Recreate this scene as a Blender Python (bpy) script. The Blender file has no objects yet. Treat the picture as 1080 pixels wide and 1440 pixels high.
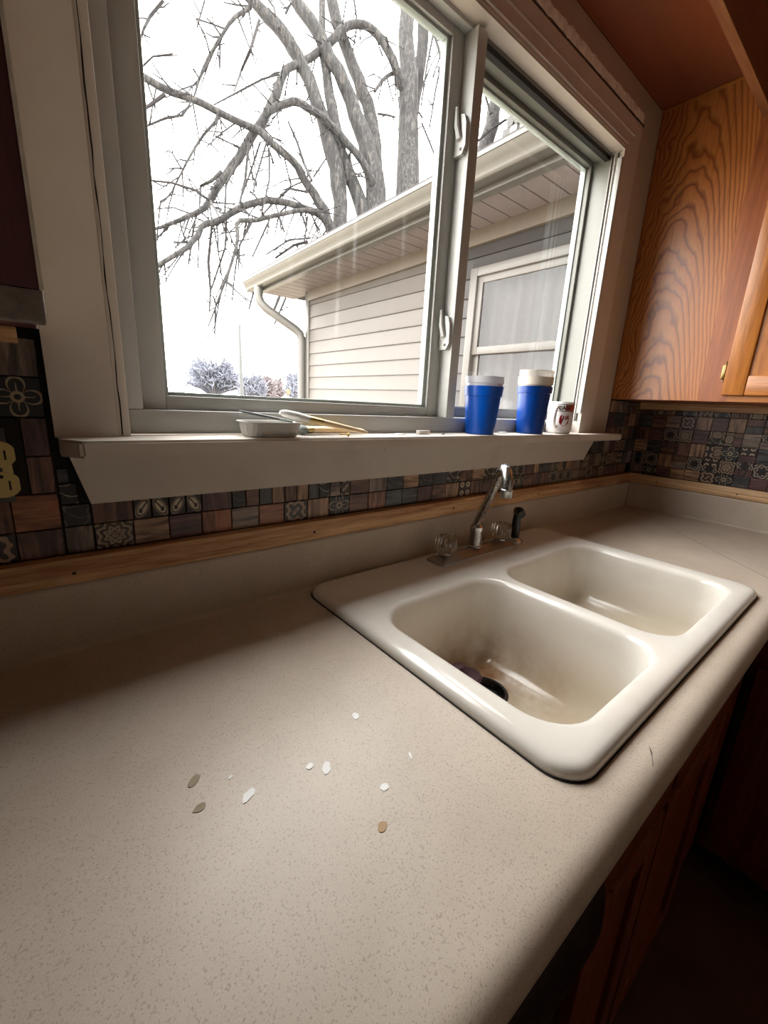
import bpy, bmesh, math, random
from mathutils import Vector, Matrix

# ---------------------------------------------------------------- camera, sky, exposure
# Coordinates: x along the window wall, y through it (room at y < 0), z above the counter top.
ZC = 0.914                      # height of the counter top above the floor
R = math.radians
scene = bpy.context.scene
COL = scene.collection

cam_data = bpy.data.cameras.new('camera')
cam = bpy.data.objects.new('camera', cam_data)
COL.objects.link(cam)
scene.camera = cam
cam_data.sensor_fit = 'VERTICAL'
cam_data.sensor_height = 24.0
cam_data.lens = 588.0 / 1440.0 * 24.0
cam_data.clip_start = 0.01
cam_data.clip_end = 500
yaw, pitch, roll = R(39.691), R(14.593), R(2.952)
fw = Vector((math.sin(yaw) * math.cos(pitch), math.cos(yaw) * math.cos(pitch), -math.sin(pitch)))
rt = Vector((math.cos(yaw), -math.sin(yaw), 0))
up = rt.cross(fw)
rt2 = rt * math.cos(roll) + up * math.sin(roll)
up2 = up * math.cos(roll) - rt * math.sin(roll)
cm = Matrix((rt2, up2, -fw)).transposed().to_4x4()
cm.translation = Vector((-0.0226, -0.7126, 0.3715 + ZC))
cam.matrix_world = cm

SKY = 15.0
world = bpy.data.worlds.new('overcast_sky')
scene.world = world
world.use_nodes = True
wb = world.node_tree.nodes['Background']
wb.inputs['Color'].default_value = (1.0, 0.985, 0.955, 1)
wb.inputs['Strength'].default_value = SKY

# light portal in the window opening (emits nothing; guides sky sampling)
pl = bpy.data.lights.new('window_portal', 'AREA')
pl.shape = 'RECTANGLE'
pl.size, pl.size_y = 1.30, 0.80
pl.cycles.is_portal = True
po = bpy.data.objects.new('window_portal', pl)
COL.objects.link(po)
po.location = (0.72, 0.105, 0.71 + ZC)
po.rotation_euler = (R(-90), 0, 0)

scene.view_settings.view_transform = 'Standard'
scene.view_settings.look = 'None'
scene.view_settings.exposure = 0.0
scene.view_settings.gamma = 1.0
scene.view_settings.use_curve_mapping = False
scene.cycles.use_denoising = True
scene.cycles.max_bounces = 10
scene.cycles.diffuse_bounces = 6
scene.cycles.transparent_max_bounces = 16
scene.cycles.sample_clamp_indirect = 8.0

rng = random.Random(7)

# ---------------------------------------------------------------- materials
def lin(c):
    return tuple((x / 12.92 if x <= 0.04045 else ((x + 0.055) / 1.055) ** 2.4) for x in c)

def rgb(r, g, b):
    return lin((r / 255, g / 255, b / 255)) + (1.0,)

class G:
    """small node-graph builder around one material"""
    def __init__(self, name):
        self.m = bpy.data.materials.new(name)
        self.m.use_nodes = True
        self.t = self.m.node_tree
        self.b = self.t.nodes['Principled BSDF']
        self.out = self.t.nodes['Material Output']
    def n(self, typ, **kw):
        nd = self.t.nodes.new(typ)
        for k, v in kw.items():
            setattr(nd, k, v)
        return nd
    def put(self, sock, v):
        if isinstance(v, bpy.types.NodeSocket):
            self.t.links.new(v, sock)
        else:
            sock.default_value = v
    def math(self, op, a, b=None, c=None, clamp=False):
        nd = self.n('ShaderNodeMath', operation=op, use_clamp=clamp)
        for i, v in enumerate((a, b, c)):
            if v is not None:
                self.put(nd.inputs[i], v)
        return nd.outputs[0]
    def coord(self, scale=(1, 1, 1), rand=0.0, kind='Object', off=None):
        tc = self.n('ShaderNodeTexCoord')
        mp = self.n('ShaderNodeMapping')
        self.t.links.new(tc.outputs[kind], mp.inputs['Vector'])
        mp.inputs['Scale'].default_value = scale
        if off:
            mp.inputs['Location'].default_value = off
        v = mp.outputs[0]
        if rand:
            oi = self.n('ShaderNodeObjectInfo')
            r = self.math('MULTIPLY', oi.outputs['Random'], rand)
            cb = self.n('ShaderNodeCombineXYZ')
            for i in range(3):
                self.t.links.new(r, cb.inputs[i])
            ad = self.n('ShaderNodeVectorMath', operation='ADD')
            self.t.links.new(v, ad.inputs[0])
            self.t.links.new(cb.outputs[0], ad.inputs[1])
            v = ad.outputs[0]
        return v
    def sep(self, v):
        s = self.n('ShaderNodeSeparateXYZ')
        self.t.links.new(v, s.inputs[0])
        return s.outputs
    def noise(self, v, scale=5, detail=4, rough=0.55, dist=0.0):
        nd = self.n('ShaderNodeTexNoise')
        self.t.links.new(v, nd.inputs['Vector'])
        nd.inputs['Scale'].default_value = scale
        nd.inputs['Detail'].default_value = detail
        nd.inputs['Roughness'].default_value = rough
        nd.inputs['Distortion'].default_value = dist
        return nd.outputs['Fac']
    def ramp(self, f, stops):
        nd = self.n('ShaderNodeValToRGB')
        el = nd.color_ramp.elements
        while len(el) < len(stops):
            el.new(0.5)
        for e, (p, c) in zip(el, stops):
            e.position = p
            e.color = c if len(c) == 4 else tuple(c) + (1,)
        self.t.links.new(f, nd.inputs['Fac'])
        return nd.outputs['Color']
    def mix(self, f, a, b, mode='MIX'):
        nd = self.n('ShaderNodeMix', data_type='RGBA', blend_type=mode)
        self.put(nd.inputs[0], f)
        self.put(nd.inputs[6], a)
        self.put(nd.inputs[7], b)
        return nd.outputs[2]
    def bump(self, h, strength=0.2, dist=0.002):
        nd = self.n('ShaderNodeBump')
        nd.inputs['Strength'].default_value = strength
        nd.inputs['Distance'].default_value = dist
        self.t.links.new(h, nd.inputs['Height'])
        self.t.links.new(nd.outputs[0], self.b.inputs['Normal'])
    def fin(self, col=None, rough=0.5, metal=0.0, spec=None):
        if col is not None:
            self.put(self.b.inputs['Base Color'], col)
        self.put(self.b.inputs['Roughness'], rough)
        self.b.inputs['Metallic'].default_value = metal
        if spec is not None:
            self.b.inputs['Specular IOR Level'].default_value = spec
        return self.m

def plain(name, c, rough=0.5, metal=0.0, spec=None, var=0.12, scale=14.0, bump=0.0):
    g = G(name)
    v = g.coord()
    f = g.noise(v, scale, 5)
    d = tuple(x * (1 - var * 1.6) for x in c[:3]) + (1,)
    l = tuple(min(1, x * (1 + var)) for x in c[:3]) + (1,)
    col = g.ramp(f, [(0.3, d), (0.7, l)])
    if bump:
        g.bump(g.noise(v, scale * 6, 3), bump, 0.001)
    return g.fin(col, rough, metal, spec)

def painted(name, c, dirt, rough=0.5, amount=0.35):
    """old brushed paint with smudges"""
    g = G(name)
    v = g.coord()
    f = g.noise(v, 9, 6, 0.65)
    s = g.noise(v, 60, 3, 0.6)
    col = g.mix(g.math('MULTIPLY', g.math('GREATER_THAN', s, 0.74), 0.5), c, dirt)
    f2 = g.math('MULTIPLY', g.math('SUBTRACT', f, 0.45, clamp=True), amount * 4, clamp=True)
    col = g.mix(f2, col, g.mix(0.35, c, dirt))
    g.bump(g.noise(g.coord((30, 30, 6)), 6, 3), 0.12, 0.001)
    return g.fin(col, rough)

def wood(name, c_dark, c_light, axis=2, grain=26.0, rough=0.42, rand=0.0, contrast=0.5, tint=None):
    """straight grain running along axis"""
    g = G(name)
    sc = [1, 1, 1]
    sc[axis] = 0.06
    v = g.coord(tuple(sc), rand)
    f = g.noise(v, grain, 6, 0.6, 0.6)
    f2 = g.noise(v, grain * 7, 3, 0.6)
    h = g.math('ADD', g.math('MULTIPLY', f, 0.75), g.math('MULTIPLY', f2, 0.25))
    st = [(0.5 - contrast / 2.6, c_dark), (0.5, tuple((a + b) / 2 for a, b in zip(c_dark, c_light))), (0.5 + contrast / 2.6, c_light)]
    col = g.ramp(h, st)
    g.bump(f2, 0.08, 0.0008)
    return g.fin(col, rough)

M = {}
M['counter'] = None
def mk_counter():
    g = G('speckled_laminate')
    v = g.coord()
    sp = g.noise(v, 620, 2, 0.5)
    sp2 = g.noise(v, 1300, 2, 0.5)
    bl = g.noise(v, 7, 5, 0.6)
    base = g.ramp(bl, [(0.3, rgb(186, 172, 156)), (0.72, rgb(203, 190, 174))])
    col = g.mix(g.math('MULTIPLY', g.math('GREATER_THAN', sp, 0.61), 0.42), base, rgb(128, 110, 94))
    col = g.mix(g.math('MULTIPLY', g.math('LESS_THAN', sp2, 0.38), 0.35), col, rgb(224, 214, 200))
    st = g.noise(g.coord(off=(3, 1, 0)), 3.1, 4, 0.7)
    col = g.mix(g.math('MULTIPLY', g.math('SUBTRACT', st, 0.58, clamp=True), 1.6, clamp=True), col, rgb(160, 140, 112))
    g.bump(sp, 0.04, 0.0006)
    return g.fin(col, 0.42, spec=0.4)
M['counter'] = mk_counter()

def mk_sink():
    g = G('worn_enamel')
    v = g.coord()
    x, y, z = g.sep(v)
    n = g.noise(v, 9, 6, 0.65)
    n2 = g.noise(v, 40, 4, 0.7)
    base = g.ramp(n, [(0.3, rgb(222, 217, 207)), (0.7, rgb(233, 229, 221))])
    # limescale and rust on the bowl bottoms (origin: rim centre, lowest point of the sink)
    low = g.math('SUBTRACT', 1.0, g.math('DIVIDE', z, 0.14), clamp=True)
    low = g.math('MULTIPLY', low, g.math('ADD', 0.25, n))
    col = g.mix(g.math('MULTIPLY', low, 0.95, clamp=True), base, rgb(178, 154, 108))
    dx = g.math('SUBTRACT', x, -0.15); dy = g.math('SUBTRACT', y, 0.02)
    d = g.math('SQRT', g.math('ADD', g.math('MULTIPLY', dx, dx), g.math('MULTIPLY', dy, dy)))
    rust = g.math('MULTIPLY', g.math('SUBTRACT', 1.0, g.math('DIVIDE', d, 0.20), clamp=True), g.math('SUBTRACT', n, 0.30, clamp=True))
    rust = g.math('MULTIPLY', g.math('MULTIPLY', rust, 4.2), g.math('SUBTRACT', 1.0, g.math('DIVIDE', z, 0.17), clamp=True), clamp=True)
    col = g.mix(rust, col, rgb(140, 92, 52))
    chip = g.math('GREATER_THAN', n2, 0.735)
    col = g.mix(g.math('MULTIPLY', chip, 0.5), col, rgb(120, 108, 88))
    return g.fin(col, 0.16, spec=0.5)
M['sink'] = mk_sink()

M['white_paint'] = painted('old_white_paint', rgb(206, 198, 188), rgb(120, 100, 84))
M['filler_paint'] = painted('yellowed_paint', rgb(190, 178, 162), rgb(110, 88, 70))
M['vinyl'] = plain('white_vinyl', rgb(186, 187, 184), 0.38, var=0.04, scale=5)
M['vinyl_grey'] = plain('dimmed_vinyl', rgb(118, 119, 112), 0.4, var=0.05, scale=5)  # same vinyl, colour darkened to hold back sky light on jamb and fixed frame
M['vinyl_dark'] = plain('dark_track', rgb(52, 50, 48), 0.6)
M['gasket'] = plain('black_gasket', rgb(24, 23, 22), 0.7)
M['bead'] = plain('clear_bead', rgb(170, 180, 176), 0.25, var=0.03)
M['plaster_and_highlight'] = plain('peeled_plaster_and_highlight', rgb(240, 236, 224), 0.85, var=0.15, scale=50, bump=0.5)  # peeled strip's plaster; also serves as the painted cabinet edge highlight
M['crack'] = plain('crack_shadow', rgb(40, 30, 26), 0.9)
M['old_glue'] = plain('brown_glue', rgb(84, 62, 48), 0.9, var=0.3, scale=60)
M['grout'] = plain('black_grout', rgb(22, 20, 22), 0.8)
M['wall_paint'] = plain('room_wall_paint', rgb(176, 160, 144), 0.8, var=0.05)
M['ceiling_paint'] = plain('room_ceiling_paint', rgb(196, 182, 166), 0.85, var=0.04)
M['floor'] = None
def mk_floor():
    g = G('brown_sheet_floor')
    v = g.coord()
    n = g.noise(v, 5, 5)
    return g.fin(g.ramp(n, [(0.3, rgb(84, 54, 42)), (0.7, rgb(108, 70, 54))]), 0.55)
M['floor'] = mk_floor()
M['pine'] = wood('pine_strip', rgb(150, 98, 56), rgb(226, 184, 134), axis=0, grain=46, rough=0.5, contrast=0.3)
M['pine_y'] = wood('pine_strip_side', rgb(176, 130, 86), rgb(230, 196, 152), axis=1, grain=46, rough=0.5, contrast=0.3)
M['oak_v'] = wood('oak_upright', rgb(134, 74, 28), rgb(204, 132, 60), axis=2, grain=60, rough=0.33, contrast=0.55)
M['oak_h'] = wood('oak_crosswise', rgb(134, 74, 28), rgb(204, 132, 60), axis=1, grain=60, rough=0.33, contrast=0.55)
M['oak_red'] = wood('oak_stile', rgb(122, 64, 32), rgb(180, 106, 58), axis=2, grain=50, rough=0.35, contrast=0.5)
M['dark_cherry'] = wood('dark_cherry', rgb(74, 38, 42), rgb(108, 62, 64), axis=2, grain=40, rough=0.4)
M['base_oak'] = wood('base_oak', rgb(92, 38, 16), rgb(134, 62, 28), axis=2, grain=50, rough=0.4)
M['soffit_wood'] = wood('soffit_plywood', rgb(112, 58, 36), rgb(150, 82, 52), axis=0, grain=7, rough=0.45, contrast=0.7)
M['valance_wood'] = wood('valance_wood', rgb(100, 54, 34), rgb(140, 80, 50), axis=0, grain=14, rough=0.5)
M['valance_edge'] = wood('valance_worn_edge', rgb(112, 64, 40), rgb(176, 122, 80), axis=0, grain=20, rough=0.5)
M['raw_edge'] = plain('torn_veneer', rgb(130, 122, 116), 0.8, var=0.25, scale=60, bump=0.5)

def mk_cathedral():
    g = G('oak_cathedral')
    v = g.coord()
    x, y, z = g.sep(v)
    w = g.noise(g.coord((1, 1, 0.55)), 9.0, 3, 0.5)
    w2 = g.noise(g.coord((1, 1, 0.25)), 30.0, 3, 0.5)
    u = g.math('ADD', y, g.math('MULTIPLY', g.math('SUBTRACT', w, 0.5), 0.07))
    u = g.math('SUBTRACT', u, 0.012)
    f = g.math('ADD', z, g.math('MULTIPLY', g.math('MULTIPLY', u, u), 26.0))
    f = g.math('ADD', f, g.math('MULTIPLY', g.math('SUBTRACT', w, 0.5), 0.34))
    f = g.math('ADD', f, g.math('MULTIPLY', g.math('SUBTRACT', w2, 0.5), 0.02))
    s = g.math('FRACT', g.math('MULTIPLY', f, 16.0))
    line = g.ramp(s, [(0.0, rgb(104, 54, 24)), (0.10, rgb(140, 82, 38)), (0.35, rgb(196, 130, 68)), (0.85, rgb(188, 114, 58)), (1.0, rgb(112, 58, 26))])
    fine = g.noise(g.coord((1, 1, 0.03)), 160, 3)
    col = g.mix(g.math('MULTIPLY', g.math('SUBTRACT', fine, 0.5, clamp=True), 2.2, clamp=True), line, rgb(112, 58, 30))
    hue = g.noise(g.coord(off=(1, 2, 3)), 4, 3)
    col = g.mix(g.math('MULTIPLY', hue, 0.5), col, rgb(176, 100, 46))
    return g.fin(col, 0.32)
M['cathedral'] = mk_cathedral()

def mk_chrome(name, c, rough):
    g = G(name)
    v = g.coord()
    n = g.noise(v, 70, 5, 0.7)
    r = g.math('ADD', rough, g.math('MULTIPLY', g.math('SUBTRACT', n, 0.5, clamp=True), 0.9))
    col = g.mix(g.math('MULTIPLY', g.math('GREATER_THAN', n, 0.66), 0.55), c, rgb(150, 134, 112))
    return g.fin(col, r, 1.0)
M['chrome'] = mk_chrome('spotted_chrome', rgb(190, 190, 188), 0.22)
M['dull_chrome'] = mk_chrome('dull_chrome', rgb(168, 167, 166), 0.34)
M['aerator'] = mk_chrome('scaled_aerator', rgb(180, 180, 176), 0.3)
M['black_plastic'] = plain('black_plastic', rgb(20, 20, 21), 0.35, var=0.05)
M['black_gloss'] = plain('black_appliance', rgb(12, 11, 11), 0.3, var=0.05)
M['brass'] = mk_chrome('antique_brass', rgb(150, 128, 84), 0.32)
M['ivory'] = plain('aged_ivory', rgb(206, 186, 120), 0.4, var=0.06)
M['strap'] = mk_chrome('steel_strap', rgb(84, 82, 80), 0.45)
M['slot'] = plain('dark_slot', rgb(26, 20, 16), 0.8)
M['steel'] = mk_chrome('drain_steel', rgb(58, 53, 50), 0.5)
M['rubber'] = plain('plum_rubber', rgb(74, 44, 54), 0.55, var=0.1)
M['black_rubber'] = plain('black_rubber', rgb(16, 15, 15), 0.6)

def mk_acrylic():
    g = G('clear_acrylic')
    g.b.inputs['Base Color'].default_value = rgb(236, 228, 216)
    g.b.inputs['Transmission Weight'].default_value = 1.0
    g.b.inputs['Roughness'].default_value = 0.06
    g.b.inputs['IOR'].default_value = 1.45
    return g.m
M['acrylic'] = mk_acrylic()

def plastic_sss(name, c, rough=0.3, sub=0.0):
    g = G(name)
    v = g.coord()
    n = g.noise(v, 20, 3)
    col = g.ramp(n, [(0.2, tuple(x * 0.93 for x in c[:3]) + (1,)), (0.8, c)])
    if sub:
        g.b.inputs['Transmission Weight'].default_value = sub
        g.b.inputs['IOR'].default_value = 1.3
    return g.fin(col, rough)
M['blue'] = plastic_sss('blue_plastic', rgb(0, 82, 186), 0.28)
M['blue_dark'] = plastic_sss('deep_blue_plastic', rgb(0, 58, 140), 0.28)
M['frost'] = plastic_sss('frosted_white_plastic', rgb(226, 226, 232), 0.35, 0.25)
M['cream'] = plastic_sss('cream_plastic', rgb(226, 216, 200), 0.35, 0.1)
M['clear_cup'] = plastic_sss('cloudy_clear_plastic', rgb(232, 228, 222), 0.3, 0.6)
M['mug'] = plain('white_glaze', rgb(226, 222, 220), 0.2, var=0.02)
M['ink_black'] = plain('black_ink', rgb(26, 22, 22), 0.4)
M['ink_red'] = plain('dark_red_ink', rgb(132, 20, 34), 0.4, var=0.2, scale=80)
M['ink_orange'] = plain('orange_red_ink', rgb(190, 70, 40), 0.4)
M['tray'] = plastic_sss('grey_white_plastic', rgb(206, 204, 200), 0.4)
M['bristle'] = plain('white_bristle', rgb(214, 212, 206), 0.9, var=0.15, scale=90)
M['bristle_grey'] = plain('paint_grey_bristle', rgb(130, 136, 134), 0.9, var=0.2, scale=90)
M['ferrule'] = mk_chrome('brass_ferrule', rgb(176, 156, 108), 0.35)
M['handle_wood'] = wood('brush_handle_wood', rgb(196, 168, 128), rgb(226, 204, 166), axis=0, grain=60, rough=0.5)
M['handle_dark'] = plain('dark_green_handle', rgb(44, 58, 60), 0.4)
M['chip_white'] = plain('white_paint_flake', rgb(250, 250, 248), 0.6, var=0.05)
M['chip_olive'] = plain('olive_flake', rgb(150, 138, 112), 0.7, var=0.1)
M['chip_tan'] = plain('tan_flake', rgb(190, 158, 120), 0.7, var=0.1)
M['gold_screw'] = mk_chrome('yellow_zinc', rgb(210, 180, 110), 0.3)
M['debris'] = plain('grey_debris', rgb(150, 140, 128), 0.9)

def mk_glass(name, dirt=0.5, streaks=True):
    g = G(name)
    for nd in [g.b]:
        g.t.nodes.remove(nd)
    tr = g.n('ShaderNodeBsdfTransparent')
    gl = g.n('ShaderNodeBsdfGlossy')
    gl.inputs['Roughness'].default_value = 0.02
    fr = g.n('ShaderNodeFresnel')
    fr.inputs['IOR'].default_value = 1.45
    mx = g.n('ShaderNodeMixShader')
    ge = g.n('ShaderNodeNewGeometry')
    g.t.links.new(g.math('MULTIPLY', fr.outputs[0], g.math('SUBTRACT', 1.0, ge.outputs['Backfacing'])), mx.inputs[0])
    g.t.links.new(tr.outputs[0], mx.inputs[1])
    g.t.links.new(gl.outputs[0], mx.inputs[2])
    last = mx.outputs[0]
    if streaks:
        v = g.coord()
        n = g.noise(g.coord((1, 1, 0.035)), 42, 2, 0.4)
        env = g.noise(g.coord((1, 1, 0.7)), 5, 2)
        m = g.math('MULTIPLY', g.math('SUBTRACT', n, 0.63, clamp=True), 7.0, clamp=True)
        m = g.math('MULTIPLY', m, g.math('MULTIPLY', g.math('SUBTRACT', env, 0.46, clamp=True), 6.0, clamp=True))
        sp = g.math('MULTIPLY', g.math('GREATER_THAN', g.noise(v, 150, 2), 0.73), 0.35)
        m = g.math('MULTIPLY', g.math('MAXIMUM', m, sp), dirt, clamp=True)
        tl = g.n('ShaderNodeBsdfTranslucent')
        tl.inputs['Color'].default_value = (0.55, 0.56, 0.56, 1)
        m2 = g.n('ShaderNodeMixShader')
        g.t.links.new(m, m2.inputs[0])
        g.t.links.new(last, m2.inputs[1])
        g.t.links.new(tl.outputs[0], m2.inputs[2])
        last = m2.outputs[0]
    g.t.links.new(last, g.out.inputs['Surface'])
    return g.m
M['glass'] = mk_glass('streaked_window_glass', 0.05)
M['glass_clean'] = mk_glass('window_glass', 0.02)
M['glass_far'] = mk_glass('wing_window_glass', 0, False)

# outdoors
M['siding'] = plain('beige_vinyl_siding', rgb(74, 69, 63), 0.55, var=0.04, scale=3)
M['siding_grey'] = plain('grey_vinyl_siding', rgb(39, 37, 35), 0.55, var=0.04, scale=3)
M['gutter'] = plain('cream_gutter', rgb(71, 68, 61), 0.4, var=0.05, scale=6)
M['soffit_vinyl'] = plain('soffit_vinyl', rgb(94, 84, 79), 0.55, var=0.04)
M['ext_trim'] = plain('exterior_trim', rgb(79, 76, 71), 0.45, var=0.03)
M['ext_frieze'] = plain('frieze_board', rgb(81, 71, 59), 0.5, var=0.04)
M['curtain'] = plain('grey_curtain', rgb(38, 34, 32), 0.9, var=0.2, scale=4)
M['roof_shingle'] = plain('grey_shingle', rgb(52, 50, 50), 0.9, var=0.2, scale=30)
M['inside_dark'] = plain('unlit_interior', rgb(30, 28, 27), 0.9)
def mk_bark():
    g = G('furrowed_bark')
    n = g.noise(g.coord((1, 1, 0.16)), 24, 6, 0.7, 1.0)
    col = g.ramp(n, [(0.42, rgb(4, 4, 4)), (0.5, rgb(22, 20, 19)), (0.60, rgb(54, 51, 48))])
    g.bump(n, 0.8, 0.03)
    return g.fin(col, 0.9)
M['bark'] = mk_bark()
M['twig'] = plain('twig_bark', rgb(18, 15, 15), 0.9)
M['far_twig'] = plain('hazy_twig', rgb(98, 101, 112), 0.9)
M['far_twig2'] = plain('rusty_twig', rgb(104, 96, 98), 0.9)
M['grass'] = plain('dormant_grass', rgb(140, 130, 114), 0.95, var=0.25, scale=0.4)
M['pole'] = plain('pale_pole', rgb(60, 62, 62), 0.6)
M['yellow'] = plain('yellow_disc', rgb(91, 63, 7), 0.5)
M['pale_roof'] = plain('pale_far_roof', rgb(80, 78, 76), 0.8)

# printed decorative tiles: flat print laid out in each tile's own coordinates
def tile_wood(name, d, l, axis):
    g = G(name)
    sc = [1, 1, 1]
    sc[axis] = 0.10
    v = g.coord(tuple(sc), 40.0)
    n = g.noise(v, 95, 5, 0.65, 0.8)
    k = g.noise(g.coord(rand=17.0), 25, 3)
    h = g.math('ADD', g.math('MULTIPLY', n, 0.8), g.math('MULTIPLY', k, 0.2))
    col = g.ramp(h, [(0.40, d), (0.62, l)])
    return g.fin(col, 0.34)
TW_COL = {'tan': ((92, 66, 52), (190, 154, 122)), 'brown': ((58, 38, 34), (134, 98, 82)), 'plum': ((52, 34, 36), (116, 84, 82)),
          'grey': ((70, 60, 54), (156, 138, 124)), 'slate': ((28, 30, 34), (92, 90, 92)), 'rust': ((96, 56, 38), (176, 118, 84))}
TM = {}
for k, (d, l) in TW_COL.items():
    TM[k + '_v'] = tile_wood('tile_%s_upright' % k, rgb(*d), rgb(*l), 2)
    TM[k + '_h'] = tile_wood('tile_%s_level' % k, rgb(*d), rgb(*l), 0)

def tile_print(name, kind, dark, light, half=0.024, flip=1):
    g = G(name)
    v = g.coord((1 / half, 1 / half, 1 / half))
    x, y, z = g.sep(v)
    r = g.math('SQRT', g.math('ADD', g.math('MULTIPLY', x, x), g.math('MULTIPLY', z, z)))
    a = g.math('ARCTAN2', z, x)
    if kind == 'medallion':
        f = g.math('SINE', g.math('ADD', g.math('MULTIPLY', r, 17.0), g.math('MULTIPLY', g.math('COSINE', g.math('MULTIPLY', a, 8.0)), 1.6)))
        m = g.math('GREATER_THAN', f, 0.15)
        c = g.math('LESS_THAN', g.math('ABSOLUTE', g.math('SUBTRACT', g.math('ADD', g.math('ABSOLUTE', x), g.math('ABSOLUTE', z)), 0.42)), 0.07)
        m = g.math('MAXIMUM', m, c)
    elif kind == 'filigree':
        f = g.math('ADD', g.math('MULTIPLY', g.math('SINE', g.math('MULTIPLY', x, 9.4)), g.math('SINE', g.math('MULTIPLY', z, 9.4))), g.math('MULTIPLY', g.math('SINE', g.math('ADD', g.math('MULTIPLY', r, 11.0), g.math('MULTIPLY', g.math('COSINE', g.math('MULTIPLY', a, 4.0)), 1.2))), 0.8))
        m = g.math('GREATER_THAN', f, 0.12)
    elif kind == 'flower':
        p = g.math('MULTIPLY', g.math('POWER', g.math('ABSOLUTE', g.math('COSINE', g.math('MULTIPLY', a, 2.0))), 0.6), 0.88)
        p = g.math('ADD', p, 0.12)
        d1 = g.math('ABSOLUTE', g.math('SUBTRACT', r, p))
        m = g.math('LESS_THAN', d1, 0.07)
        inner = g.math('LESS_THAN', g.math('MULTIPLY', g.math('ABSOLUTE', x), g.math('ABSOLUTE', z)), 0.012)
        inner = g.math('MULTIPLY', inner, g.math('LESS_THAN', r, 0.72))
        ring = g.math('LESS_THAN', g.math('ABSOLUTE', g.math('SUBTRACT', r, 0.22)), 0.08)
        m = g.math('MAXIMUM', g.math('MAXIMUM', m, inner), ring)
        m = g.math('MULTIPLY', m, g.math('GREATER_THAN', r, 0.15))
    elif kind == 'leaf':
        zz = g.math('MULTIPLY', z, 1.35)
        xx = g.math('MULTIPLY', x, 1.9 * flip)
        p = g.math('MULTIPLY', g.math('ADD', xx, zz), 0.707)
        q = g.math('MULTIPLY', g.math('SUBTRACT', xx, zz), 0.707)
        e = g.math('ADD', g.math('POWER', g.math('DIVIDE', p, 0.72), 2.0), g.math('POWER', g.math('DIVIDE', q, 0.42), 2.0))
        leaf = g.math('LESS_THAN', e, 1.0)
        halo = g.math('LESS_THAN', g.math('ABSOLUTE', g.math('SUBTRACT', e, 1.7)), 0.35)
        stem = g.math('MULTIPLY', g.math('LESS_THAN', g.math('ABSOLUTE', q), 0.07), g.math('GREATER_THAN', p, -0.3))
        head = g.math('LESS_THAN', g.math('ADD', g.math('ABSOLUTE', q), g.math('ABSOLUTE', g.math('ADD', p, 0.3))), 0.27)
        m = g.math('SUBTRACT', leaf, g.math('MAXIMUM', stem, head), clamp=True)
        m = g.math('MAXIMUM', m, g.math('MULTIPLY', halo, 0.35))
    elif kind == 'rings':
        ax = g.math('SUBTRACT', g.math('ABSOLUTE', x), 0.48)
        az = g.math('SUBTRACT', g.math('ABSOLUTE', z), 0.48)
        rr = g.math('SQRT', g.math('ADD', g.math('MULTIPLY', ax, ax), g.math('MULTIPLY', az, az)))
        m = g.math('LESS_THAN', g.math('ABSOLUTE', g.math('SUBTRACT', rr, 0.22)), 0.1)
    elif kind == 'disc':
        f = g.math('SINE', g.math('ADD', g.math('MULTIPLY', r, 16.0), g.math('MULTIPLY', g.math('SINE', g.math('MULTIPLY', a, 6.0)), 2.0)))
        m = g.math('MULTIPLY', g.math('GREATER_THAN', f, -0.1), g.math('GREATER_THAN', r, 0.52))
    else:   # curls
        w = g.math('ADD', g.math('SINE', g.math('ADD', g.math('MULTIPLY', x, 4.0), g.math('MULTIPLY', g.math('SINE', g.math('MULTIPLY', z, 5.0)), 1.5))), g.math('SINE', g.math('ADD', g.math('MULTIPLY', z, 4.6), g.math('MULTIPLY', g.math('COSINE', g.math('MULTIPLY', x, 4.0)), 1.4))))
        m = g.math('LESS_THAN', g.math('ABSOLUTE', w), 0.28)
    n = g.noise(g.coord(rand=20.0), 120, 3)
    col = g.mix(m, dark, light)
    col = g.mix(g.math('MULTIPLY', n, 0.35), col, dark)
    return g.fin(col, 0.34)
TM['medallion'] = tile_print('tile_medallion', 'medallion', rgb(56, 42, 38), rgb(168, 150, 122))
TM['filigree'] = tile_print('tile_filigree', 'filigree', rgb(52, 42, 40), rgb(170, 146, 124))
TM['flower'] = tile_print('tile_flower', 'flower', rgb(34, 38, 42), rgb(186, 170, 140))
TM['leaf_a'] = tile_print('tile_leaf_right', 'leaf', rgb(44, 34, 30), rgb(214, 200, 172), 0.024, 1)
TM['leaf_b'] = tile_print('tile_leaf_left', 'leaf', rgb(44, 34, 30), rgb(214, 200, 172), 0.024, -1)
TM['rings'] = tile_print('tile_rings', 'rings', rgb(48, 36, 36), rgb(198, 178, 152))
TM['disc'] = tile_print('tile_disc', 'disc', rgb(30, 28, 32), rgb(164, 148, 132))
TM['curls'] = tile_print('tile_curls', 'curls', rgb(32, 28, 28), rgb(176, 164, 142))
TM['dim_curls'] = tile_print('tile_dim_curls', 'curls', rgb(38, 36, 38), rgb(96, 88, 82))

# ---------------------------------------------------------------- mesh helpers
BASE = {}

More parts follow.
